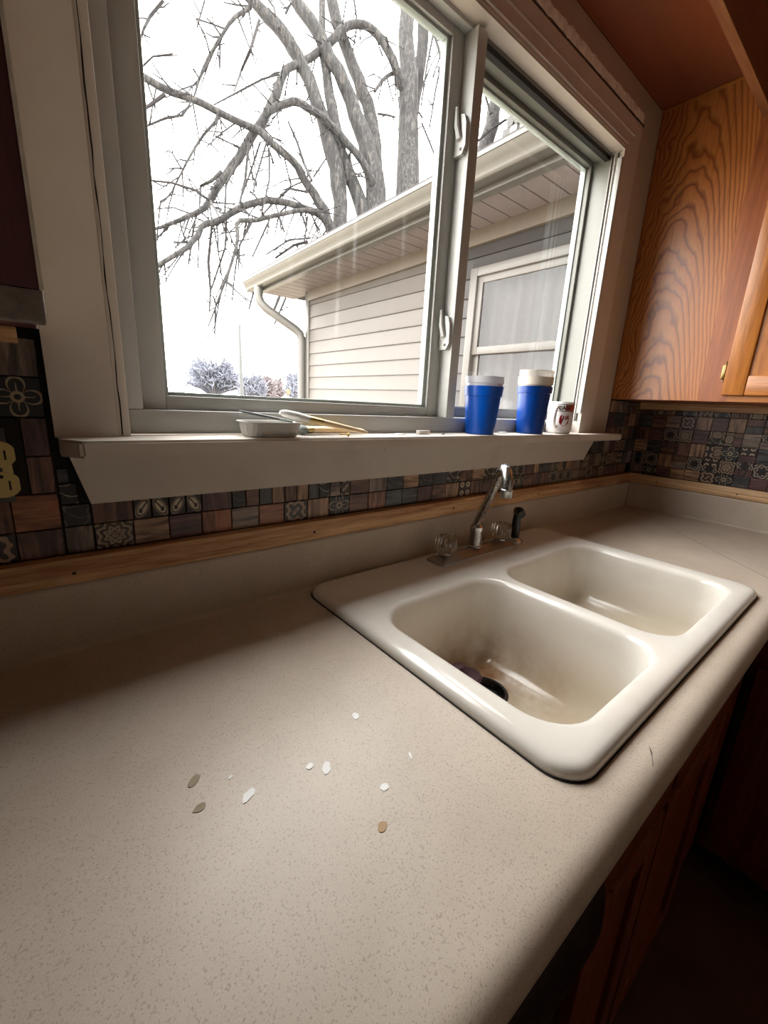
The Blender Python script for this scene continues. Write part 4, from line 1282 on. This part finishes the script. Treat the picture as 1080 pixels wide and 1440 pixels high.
# K-style gutter swept along the eave
gp = [(1.880, 0.118), (1.880, 0.022), (1.806, 0.020), (1.800, 0.024), (1.796, 0.034), (1.794, 0.044), (1.780, 0.062), (1.768, 0.078), (1.762, 0.092), (1.757, 0.094), (1.757, 0.113), (1.764, 0.116), (1.764, 0.112), (1.762, 0.098), (1.770, 0.084), (1.796, 0.050), (1.810, 0.025), (1.876, 0.026), (1.876, 0.118)]
gy0, gy1 = 0.16, 3.86
def zg(y): return zs(y) - 0.010 * (y / 3.86)
gm = MB().loft([[(a_, gy0, zg(gy0) + b_) for a_, b_ in gp], [(a_, gy1, zg(gy1) + b_) for a_, b_ in gp]], True, True)
obj('gutter', gm, M['gutter'], wing)
obj('gutter_end_cap', MB().prism([(1.882, 0.118 + zg(gy1)), (1.882, 0.018 + zg(gy1)), (1.804, 0.016 + zg(gy1)), (1.792, 0.044 + zg(gy1)), (1.757, 0.094 + zg(gy1)), (1.755, 0.116 + zg(gy1))], 1, gy1, gy1 + 0.004), M['gutter'], wing)
dp = [(1.825, 3.62, zg(3.62) + 0.03), (1.825, 3.62, zg(3.62) - 0.06), (1.840, 3.610, zg(3.6) - 0.115), (1.885, 3.585, zg(3.6) - 0.165), (2.02, 3.525, zg(3.5) - 0.255), (2.145, 3.470, zg(3.5) - 0.335), (2.190, 3.450, zg(3.5) - 0.375), (2.205, 3.444, zg(3.5) - 0.44), (2.205, 3.444, 0.4), (2.205, 3.444, GZ + 0.05)]
obj('downspout', MB().tube(dp, 0.042, 14), M['ext_trim'], wing, 50)
# roof above
obj('roof', MB().loft([[(1.80, 0.16, 1.575), (1.80, 0.16, 1.59), (4.6, 0.16, 2.50), (4.6, 0.16, 2.485)], [(1.80, 3.85, 1.525), (1.80, 3.85, 1.54), (4.6, 3.85, 2.45), (4.6, 3.85, 2.435)]], True, True), M['roof_shingle'], wing)
# wing window
wf = obj('window_frame', MB().box(WX - 0.030, WX + 0.02, WY0, WY0 + 0.06, WZ0, WZ1, 0.004).box(WX - 0.030, WX + 0.02, WY1 - 0.055, WY1, WZ0, WZ1, 0.004).box(WX - 0.030, WX + 0.02, WY0 + 0.06, WY1 - 0.055, WZ1 - 0.05, WZ1, 0.004).box(WX - 0.030, WX + 0.02, WY0 + 0.06, WY1 - 0.055, WZ0, WZ0 + 0.06, 0.004), M['ext_trim'], wing)
def sash(x0, z0, z1):
    a0, a1 = WY0 + 0.06, WY1 - 0.055
    s_ = obj('sash', MB().box(x0, x0 + 0.022, a0, a0 + 0.04, z0, z1, 0.002).box(x0, x0 + 0.022, a1 - 0.04, a1, z0, z1, 0.002).box(x0, x0 + 0.022, a0 + 0.04, a1 - 0.04, z1 - 0.04, z1, 0.002).box(x0, x0 + 0.022, a0 + 0.04, a1 - 0.04, z0, z0 + 0.045, 0.002), M['ext_trim'], wing)
    obj('pane', MB().box(x0 + 0.009, x0 + 0.013, a0 + 0.04, a1 - 0.04, z0 + 0.045, z1 - 0.04), M['glass_far'], s_, 0)
sash(WX - 0.014, 0.705, 1.165)
sash(WX + 0.010, 0.26, 0.745)
cv = []
for i in range(80):
    yy = WY0 + 0.02 + (WY1 - WY0 - 0.04) * i / 79
    cv.append((WX + 0.075 + 0.010 * math.sin(i * 0.8) + 0.006 * math.sin(i * 0.33), yy))
obj('curtain', MB().loft([[(a_, b_, WZ0) for a_, b_ in cv], [(a_, b_, WZ1) for a_, b_ in cv], [(a_ + 0.002, b_, WZ1) for a_, b_ in cv], [(a_ + 0.002, b_, WZ0) for a_, b_ in cv]], closed=False), M['curtain'], wing)
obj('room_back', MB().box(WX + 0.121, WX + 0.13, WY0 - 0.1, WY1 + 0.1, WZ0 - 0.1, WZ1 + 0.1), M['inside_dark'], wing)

# neighbouring two-storey house seen above the gutter
nb = thing('neighbour_house', (12.5, 7.0, GZ), 'pale neighbouring house with fish-scale gable seen above the gutter', 'house')
obj('wall', MB().box(9.35, 15.0, 2.0, 6.80, GZ, 9.2), M['siding_grey'], nb)
obj('corner_board', MB().box(9.30, 9.34, 6.05, 6.40, GZ, 9.2, 0.01), M['ext_trim'], nb)
obj('window', MB().box(9.29, 9.345, 5.45, 5.92, 5.0, 8.4), M['inside_dark'], nb)
n_ = 0
for zi in range(13):
    for yi in range(2):
        yc = 6.50 + yi * 0.20 + (zi % 2) * 0.10
        zc = 5.9 + zi * 0.20
        l = [(yc - 0.097, zc + 0.21), (yc - 0.097, zc + 0.08), (yc - 0.06, zc + 0.02), (yc, zc), (yc + 0.06, zc + 0.02), (yc + 0.097, zc + 0.08), (yc + 0.097, zc + 0.21)]
        obj('shingle', MB().prism(l, 0, 9.31 + 0.012 * (zi % 2), 9.349), M['siding_grey'] if (zi + yi) % 3 else M['soffit_vinyl'], nb, 0)
obj('roof', MB().prism([(1.7, 9.2), (7.1, 9.2), (4.4, 11.6)], 0, 9.1, 15.2), M['roof_shingle'], nb)

# bare tree beyond the wing
TREE=[('trunk',[(5.912,6.013,2.367,0.2641),(6.095,6.536,4.411,0.2359),(6.332,6.790,5.628,0.1950),(6.425,6.979,6.512,0.1805),(6.471,7.126,7.093,0.1526),(6.600,7.378,8.022,0.1393),(6.732,7.629,8.883,0.1121)]),
('trunk',[(6.370,6.875,5.415,0.1275),(6.698,7.050,6.554,0.1211),(6.750,7.061,6.732,0.1139),(6.931,7.231,7.353,0.1150),(7.043,7.337,7.848,0.1153),(7.197,7.480,8.488,0.1014),(7.367,7.650,9.236,0.0874)]),
('trunk',[(5.225,6.143,2.263,0.2276),(5.455,6.596,4.107,0.2012),(5.431,6.713,4.651,0.1729),(5.324,6.892,5.147,0.1584),(5.217,7.062,5.610,0.1311),(5.040,7.192,6.020,0.1162),(4.850,7.434,6.445,0.1155),(4.727,7.632,6.824,0.1152),(4.454,7.945,7.257,0.1017),(4.214,8.232,7.688,0.0759)]),
('trunk',[(5.545,6.651,3.889,0.1367),(5.579,6.835,4.890,0.1216),(5.635,7.151,5.812,0.1222),(5.537,7.337,6.152,0.1221),(5.434,7.547,6.642,0.1081),(5.310,7.747,7.114,0.1074),(5.267,7.998,7.691,0.1076),(5.198,8.184,8.281,0.0802)]),
('trunk',[(4.628,6.445,2.199,0.1449),(4.768,6.772,3.704,0.1309),(4.779,6.886,4.359,0.1296),(4.709,7.009,4.816,0.1413),(4.666,7.220,5.255,0.1159),(4.567,7.308,5.570,0.1148),(4.475,7.509,5.985,0.1146),(4.377,7.616,6.238,0.1139),(4.270,7.650,6.378,0.1128),(4.096,7.814,6.637,0.1120),(3.912,8.010,6.856,0.0992),(3.725,8.134,6.995,0.0738),(3.470,8.325,7.210,0.0609)]),
('trunk',[(4.773,6.693,3.340,0.1052),(4.919,6.986,4.436,0.1056),(4.899,7.048,4.951,0.1043),(4.869,7.213,5.438,0.1041),(4.880,7.417,5.914,0.0915),(4.840,7.513,6.311,0.0779),(4.892,7.689,6.930,0.0650),(4.938,7.779,7.409,0.0648),(4.986,7.897,8.002,0.0516)]),
('trunk',[(4.800,7.165,5.123,0.0781),(4.812,7.082,4.987,0.0908),(4.929,7.015,4.752,0.1049),(5.057,6.834,4.376,0.1186),(5.207,6.729,4.025,0.1336),(5.271,6.505,3.423,0.1474)]),
('branch',[(6.376,6.897,6.011,0.0976),(6.286,6.943,6.246,0.0964),(6.111,6.949,6.443,0.0813),(5.989,6.991,6.671,0.0803),(5.827,7.202,7.030,0.0732),(5.646,7.370,7.178,0.0664),(5.346,7.396,7.069,0.0652),(5.161,7.415,6.919,0.0711),(4.977,7.429,6.676,0.0708),(4.774,7.531,6.499,0.0643),(4.546,7.536,6.244,0.0637),(4.262,7.584,6.070,0.0628),(4.079,7.610,5.891,0.0624),(3.915,7.521,5.520,0.0742),(3.731,7.506,5.145,0.0739),(3.481,7.451,4.764,0.0728),(3.331,7.500,4.514,0.0729),(3.231,7.479,4.359,0.0725),(3.004,7.489,4.040,0.0660),(2.789,7.453,3.726,0.0593),(2.653,7.429,3.463,0.0531),(2.460,7.310,3.243,0.0462),(2.325,7.354,3.166,0.0402),(2.127,7.491,3.047,0.0345),(1.814,7.590,2.878,0.0227),(1.533,7.649,2.740,0.0135)]),
('branch',[(5.500,6.659,4.173,0.0946),(5.400,6.577,4.211,0.0930),(5.305,6.619,4.421,0.0789),(5.085,6.689,4.692,0.0644),(4.847,6.804,4.887,0.0635),(4.621,6.973,5.132,0.0629),(4.317,7.090,5.246,0.0618),(4.117,7.177,5.315,0.0611),(3.859,7.300,5.213,0.0608),(3.581,7.232,4.976,0.0594)]),
('branch',[(4.589,6.662,3.114,0.1041),(4.503,6.652,3.319,0.1026),(4.415,6.660,3.531,0.0885),(4.295,6.783,3.816,0.0816),(4.070,6.834,4.040,0.0676),(3.920,6.857,4.227,0.0604),(3.575,7.047,4.478,0.0592),(3.387,7.231,4.665,0.0590),(3.127,7.209,4.642,0.0518),(2.820,7.298,4.697,0.0508),(2.496,7.421,4.780,0.0498),(2.116,7.598,4.831,0.0543),(1.830,7.727,4.927,0.0534),(1.508,7.954,5.063,0.0423)]),
('branch',[(4.529,6.670,3.329,0.0772),(4.395,6.624,3.439,0.0631),(4.190,6.720,3.572,0.0623),(3.846,6.797,3.581,0.0549),(3.526,7.001,3.629,0.0545),(3.176,6.934,3.451,0.0528),(2.889,6.990,3.277,0.0521),(2.608,6.998,3.047,0.0512),(2.363,6.938,2.941,0.0444),(2.214,6.866,2.661,0.0439),(2.009,6.718,2.454,0.0373),(1.614,6.730,2.141,0.0312),(1.270,6.767,1.872,0.0204)]),
('branch',[(4.144,6.638,3.526,0.0493),(4.021,6.617,3.497,0.0366),(3.697,6.663,3.391,0.0359),(3.419,6.780,3.288,0.0356),(3.117,6.810,3.141,0.0349),(2.840,6.813,3.087,0.0341),(2.751,6.524,2.688,0.0277),(2.568,6.399,2.266,0.0218),(2.401,6.267,1.955,0.0193),(2.109,6.130,1.335,0.0105)]),
('branch',[(3.526,7.670,6.573,0.0409),(3.486,7.706,6.527,0.0351),(3.210,7.673,6.238,0.0288),(3.017,7.648,5.925,0.0251),(2.872,7.738,5.687,0.0229),(2.664,7.660,5.288,0.0226),(2.541,7.630,4.928,0.0136)]),
('branch',[(6.235,7.036,6.513,0.0413),(6.082,7.045,6.496,0.0340),(5.792,6.990,6.249,0.0334),(5.562,6.910,5.923,0.0263)]),
('branch',[(7.031,7.113,7.761,0.0425),(6.968,6.914,7.419,0.0280),(6.921,6.587,6.795,0.0276),(6.869,6.334,6.168,0.0205),(6.826,6.147,5.543,0.0137)]),
('branch',[(2.992,7.785,4.940,0.0287),(2.953,7.681,4.844,0.0237),(2.575,7.642,4.356,0.0209),(2.303,7.636,3.858,0.0173),(2.038,7.599,3.361,0.0114),(1.908,7.551,3.279,0.0112)]),]
TWIG=[[(2.571,7.138,3.077,0.0138),(2.453,7.063,2.444,0.0173),(2.441,6.989,2.026,0.0140),(2.310,6.680,1.636,0.0090)],
[(2.825,7.179,3.228,0.0118),(2.708,6.982,2.698,0.0116),(2.546,7.279,2.090,0.0097)],
[(2.615,7.197,3.022,0.0093),(2.586,6.912,2.469,0.0092),(2.675,7.081,2.192,0.0072)],
[(2.769,6.581,2.605,0.0112),(2.689,6.559,2.211,0.0090),(2.520,6.263,1.750,0.0076)],
[(1.673,6.984,3.308,0.0103),(1.905,6.807,3.299,0.0124),(2.179,6.679,3.256,0.0146),(2.406,6.676,3.177,0.0150),(2.292,5.979,2.749,0.0099)],
[(3.505,7.281,6.178,0.0170),(3.287,7.147,5.632,0.0168),(3.252,7.459,5.487,0.0139),(2.952,6.998,4.900,0.0088)],
[(2.277,8.008,6.205,0.0164),(2.109,8.184,6.017,0.0166),(1.979,8.128,5.751,0.0132),(1.985,8.396,5.734,0.0091)],
[(2.756,7.565,6.206,0.0098),(2.599,7.503,5.771,0.0087)],
[(3.956,7.543,5.788,0.0123),(3.722,7.695,5.686,0.0123),(3.399,7.914,5.476,0.0123),(2.902,7.780,5.030,0.0083)],
[(2.316,7.118,4.525,0.0127),(2.205,7.152,4.364,0.0127),(2.056,7.488,4.404,0.0130),(1.794,7.536,4.225,0.0107)],
[(2.010,7.242,4.583,0.0208),(1.765,7.453,4.392,0.0157)],
[(3.913,7.122,4.931,0.0109),(4.030,7.014,4.628,0.0147),(4.115,6.918,4.302,0.0173),(3.961,6.380,3.843,0.0164)],
[(4.506,6.838,4.502,0.0100),(4.323,6.962,4.193,0.0126)],
[(4.044,6.661,3.790,0.0146),(3.805,6.870,3.832,0.0146),(3.625,7.206,3.630,0.0125),(3.244,6.808,3.226,0.0094)],
[(3.134,6.929,4.277,0.0159),(3.054,6.918,3.743,0.0160),(2.904,6.806,3.331,0.0113)],
[(3.526,7.026,4.353,0.0118),(3.493,6.974,3.901,0.0119),(3.220,6.678,3.261,0.0092)],
[(3.501,7.333,4.555,0.0121),(3.329,7.279,4.130,0.0120),(3.220,7.475,3.749,0.0099)],
[(2.723,7.068,3.792,0.0203),(2.565,7.048,3.610,0.0179),(2.496,7.399,3.618,0.0161),(2.306,6.917,3.093,0.0109)],
[(3.044,6.654,3.081,0.0114),(2.824,6.659,2.686,0.0113),(2.785,6.647,2.359,0.0091)],
[(3.499,7.013,3.318,0.0122),(3.150,6.946,2.657,0.0096)],
[(3.994,6.568,3.391,0.0121),(3.893,6.504,2.964,0.0121)],
[(4.110,6.673,3.112,0.0113),(3.771,6.815,3.038,0.0111),(3.414,6.995,2.760,0.0086)],
[(4.090,6.738,3.066,0.0202),(3.915,6.936,3.011,0.0178),(3.700,7.239,2.819,0.0129)],
[(6.421,6.520,5.615,0.0137),(6.524,6.329,5.214,0.0137),(6.521,6.047,4.758,0.0136)],
[(5.484,7.553,7.560,0.0132),(5.537,7.519,7.266,0.0133)],
[(5.459,6.657,5.444,0.0155),(5.638,6.592,5.467,0.0130),(5.736,6.482,5.428,0.0117)],
[(2.248,6.961,2.954,0.0121),(2.199,6.990,2.705,0.0111),(2.070,6.804,2.274,0.0087)],
[(2.238,7.125,3.091,0.0111),(2.084,7.019,2.732,0.0088)],
[(3.975,7.322,6.499,0.0141),(4.031,7.228,6.615,0.0116),(4.177,7.538,6.995,0.0096)],
[(3.063,7.056,4.153,0.0138),(2.792,7.063,3.627,0.0114),(2.744,7.051,3.162,0.0115)],
[(3.407,6.870,4.353,0.0115),(3.245,6.946,3.833,0.0105),(3.065,6.677,3.449,0.0090)],
[(6.893,6.858,7.400,0.0166),(6.668,6.751,6.693,0.0138),(6.370,6.512,5.851,0.0108)],
[(6.739,6.408,6.729,0.0134),(6.609,6.399,6.123,0.0122),(6.487,6.362,5.499,0.0109)],
[(2.215,7.390,3.768,0.0112),(2.109,7.450,3.960,0.0088),(2.096,7.631,4.057,0.0078)],
[(3.940,7.491,6.381,0.0120),(3.967,7.728,6.803,0.0121),(3.880,7.897,7.021,0.0097)],
[(5.435,7.396,6.828,0.0106),(5.366,7.535,6.949,0.0106),(5.304,7.605,6.849,0.0094)],
[(3.061,6.709,2.067,0.0119),(2.988,6.764,1.788,0.0096)],
[(3.358,6.367,1.995,0.0189),(3.208,6.355,1.666,0.0141)],
[(3.532,6.487,2.022,0.0146),(3.346,6.548,1.585,0.0098)],]
TREE2=[('trunk',[(9.471,7.849,5.305,0.2245),(9.825,7.927,6.404,0.2058),(10.138,8.008,7.411,0.1871),(10.348,8.050,8.052,0.1684),(10.555,8.126,8.782,0.1684),(10.770,8.255,9.693,0.1497)])]
TWIG2=[[(9.394,7.752,6.816,0.0179),(9.711,7.601,7.144,0.0214),(10.046,7.411,7.405,0.0214),(10.335,7.282,7.732,0.0179)],
[(9.703,7.995,8.291,0.0179),(9.718,7.838,7.864,0.0214),(9.758,7.690,7.524,0.0214)]]

def grow(name, data, twigs, label, seed, ground=True):
    b0 = data[0][1][0]
    t = thing(name, (b0[0], b0[1], GZ), label, 'tree')
    for kind, pts in data:
        P = [q[:3] for q in pts]
        Rr = [q[3] for q in pts]
        if kind == 'trunk' and pts[0][2] < 4.5 and ground:
            P = [(b0[0] + (P[0][0] - b0[0]) * 0.5, b0[1] + (P[0][1] - b0[1]) * 0.5, GZ)] + P
            Rr = [Rr[0] * 1.25] + Rr
        # smooth the path
        for it in range(1):
            P2, R2 = [P[0]], [Rr[0]]
            for i in range(len(P) - 1):
                for f in (0.25, 0.75):
                    P2.append(tuple(P[i][k_] * (1 - f) + P[i + 1][k_] * f for k_ in range(3)))
                    R2.append(Rr[i] * (1 - f) + Rr[i + 1] * f)
            P2.append(P[-1]); R2.append(Rr[-1])
            P, Rr = P2, R2
        rr = random.Random(len(P))
        P = [tuple(c_ + rr.uniform(-1, 1) * 0.18 * r_ for c_ in p) for p, r_ in zip(P, Rr)]
        obj(kind, MB().tube(P, Rr, 12), M['bark'], t, 60)
    m = MB()
    rr = random.Random(seed)
    for pts in twigs:
        m.tube([q[:3] for q in pts], [q[3] * 1.5 for q in pts], 5)
        for q0, q1 in zip(pts[:-1], pts[1:]):
            for s_ in range(2):
                f = rr.random()
                p = Vector(q0[:3]).lerp(Vector(q1[:3]), f)
                d = Vector((rr.uniform(-1, 1), rr.uniform(-0.6, 0.6), rr.uniform(-1, 0.6))).normalized()
                e = p + d * rr.uniform(0.08, 0.28)
                m.tube([p, (p + e) / 2 + Vector((0, 0, rr.uniform(-0.03, 0.03))), e], [0.012, 0.011, 0.008], 4)
    # spur twigs on the limbs
    for kind, pts in data:
        if kind != 'branch': continue
        for q0, q1 in zip(pts[:-1], pts[1:]):
            for s_ in range(3):
                f = rr.random()
                p = Vector(q0[:3]).lerp(Vector(q1[:3]), f)
                d = Vector((rr.uniform(-0.9, 0.5), rr.uniform(-0.5, 0.5), rr.uniform(-1.3, 0.35))).normalized()
                L = rr.uniform(0.15, 0.75)
                a_ = p + d * L * 0.5 + Vector((0, 0, rr.uniform(-0.05, 0.05)))
                e = p + d * L + Vector((0, 0, -0.12 * L))
                m.tube([p, a_, e], [0.016, 0.013, 0.009], 4)
                if rr.random() < 0.6:
                    d2 = (d + Vector((rr.uniform(-0.7, 0.7), 0, rr.uniform(-0.7, 0.5)))).normalized()
                    m.tube([a_, a_ + d2 * L * 0.5], [0.012, 0.008], 4)
    o = obj('twigs', m, M['twig'], t, 0)
    o['kind'] = 'stuff'
    return t
grow('bare_tree', TREE, TWIG, 'large bare many-stemmed tree standing beyond the gutter', 5)
grow('bare_tree', TREE2, TWIG2, 'slender leaning bare tree seen above the gutter in the right pane', 9)

# far tree line
def far_tree(x, y, h, wdt, mat, label, seed, n=190):
    rr = random.Random(seed)
    t = thing('far_tree', (x, y, GZ), label, 'tree', None)
    obj('trunk', MB().tube([(x, y, GZ), (x + 0.1, y, GZ + h * 0.35), (x, y, GZ + h * 0.55)], [0.22, 0.17, 0.10], 7), M['bark'], t)
    m = MB()
    for i in range(n):
        a_ = rr.uniform(0, 2 * math.pi)
        el = rr.uniform(0.05, 1.0)
        s_ = Vector((x + rr.uniform(-0.1, 0.1), y, GZ + h * rr.uniform(0.12, 0.5)))
        top_ = Vector((x + wdt * math.cos(a_) * math.sqrt(1 - el * el * 0.8) * rr.uniform(0.6, 1), y + wdt * math.sin(a_) * 0.8, GZ + h * (0.35 + 0.65 * el) * rr.uniform(0.85, 1.0)))
        mid = (s_ + top_) / 2 + Vector((rr.uniform(-0.3, 0.3), 0, rr.uniform(0, 0.5)))
        m.tube([s_, mid, top_], [0.12, 0.10, 0.07], 3)
        for q in range(3):
            b_ = mid.lerp(top_, rr.random())
            m.tube([b_, b_ + Vector((rr.uniform(-0.8, 0.8), rr.uniform(-0.5, 0.5), rr.uniform(0.1, 0.9)))], [0.09, 0.06], 3)
    o = obj('crown', m, mat, t, 0)
    o['kind'] = 'stuff'
    o['label'] = 'bare twiggy crown'
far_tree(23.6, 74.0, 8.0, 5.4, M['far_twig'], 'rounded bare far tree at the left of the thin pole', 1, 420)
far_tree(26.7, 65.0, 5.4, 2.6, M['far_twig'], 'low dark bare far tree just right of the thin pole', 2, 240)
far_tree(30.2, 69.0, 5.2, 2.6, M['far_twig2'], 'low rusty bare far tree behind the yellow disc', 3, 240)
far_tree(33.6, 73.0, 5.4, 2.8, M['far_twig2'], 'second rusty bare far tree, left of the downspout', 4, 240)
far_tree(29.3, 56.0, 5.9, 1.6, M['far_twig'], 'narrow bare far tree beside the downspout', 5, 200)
pole = thing('utility_pole', (11.75, 30.3, GZ), 'thin pale pole standing before the far trees', 'pole')
obj('shaft', MB().tube([(11.75, 30.3, GZ), (11.75, 30.3, 2.4), (11.75, 30.3, 5.05)], [0.13, 0.12, 0.10], 10), M['pole'], pole)
obj('cap', MB().lathe([(0.12, 0), (0.11, 0.05), (0.02, 0.09)], (11.75, 30.3, 5.05), 10), M['pole'], pole)
yd = thing('road_sign', (18.95, 37.4, GZ), 'small round yellow sign in front of the far trees', 'sign')
obj('disc', MB().lathe([(0.26, 0), (0.27, 0.015), (0.26, 0.03)], (0, 0, 0), 24).xform(Matrix.Translation((18.95, 37.4, 0.93)) @ Matrix.Rotation(R(25), 4, 'Z') @ Matrix.Rotation(R(90), 4, 'X')), M['yellow'], yd)
obj('post', MB().tube([(18.95, 37.45, GZ), (18.95, 37.45, 1.1)], [0.035, 0.03], 8), M['pole'], yd)
fh = thing('far_house', (15.0, 68.0, GZ), 'low pale roofed house at the far left horizon', 'house')
obj('wall', MB().box(10.0, 17.0, 66.0, 72.0, GZ, -0.2), M['siding'], fh)
obj('roof', MB().prism([(65.6, -0.25), (72.4, -0.25), (69.0, 0.95)], 0, 9.6, 17.4), M['pale_roof'], fh)

# repeats of one kind share a group
for o in scene.objects:
    k_ = o.name.split('.')[0]
    g_ = {'paint_flake': 'loose paint flakes', 'plastic_cup': 'plastic cups on the sill', 'paint_brush': 'paint brushes on the sill', 'far_tree': 'bare trees on the horizon'}.get(k_)
    if g_ and o.parent is None:
        o['group'] = g_
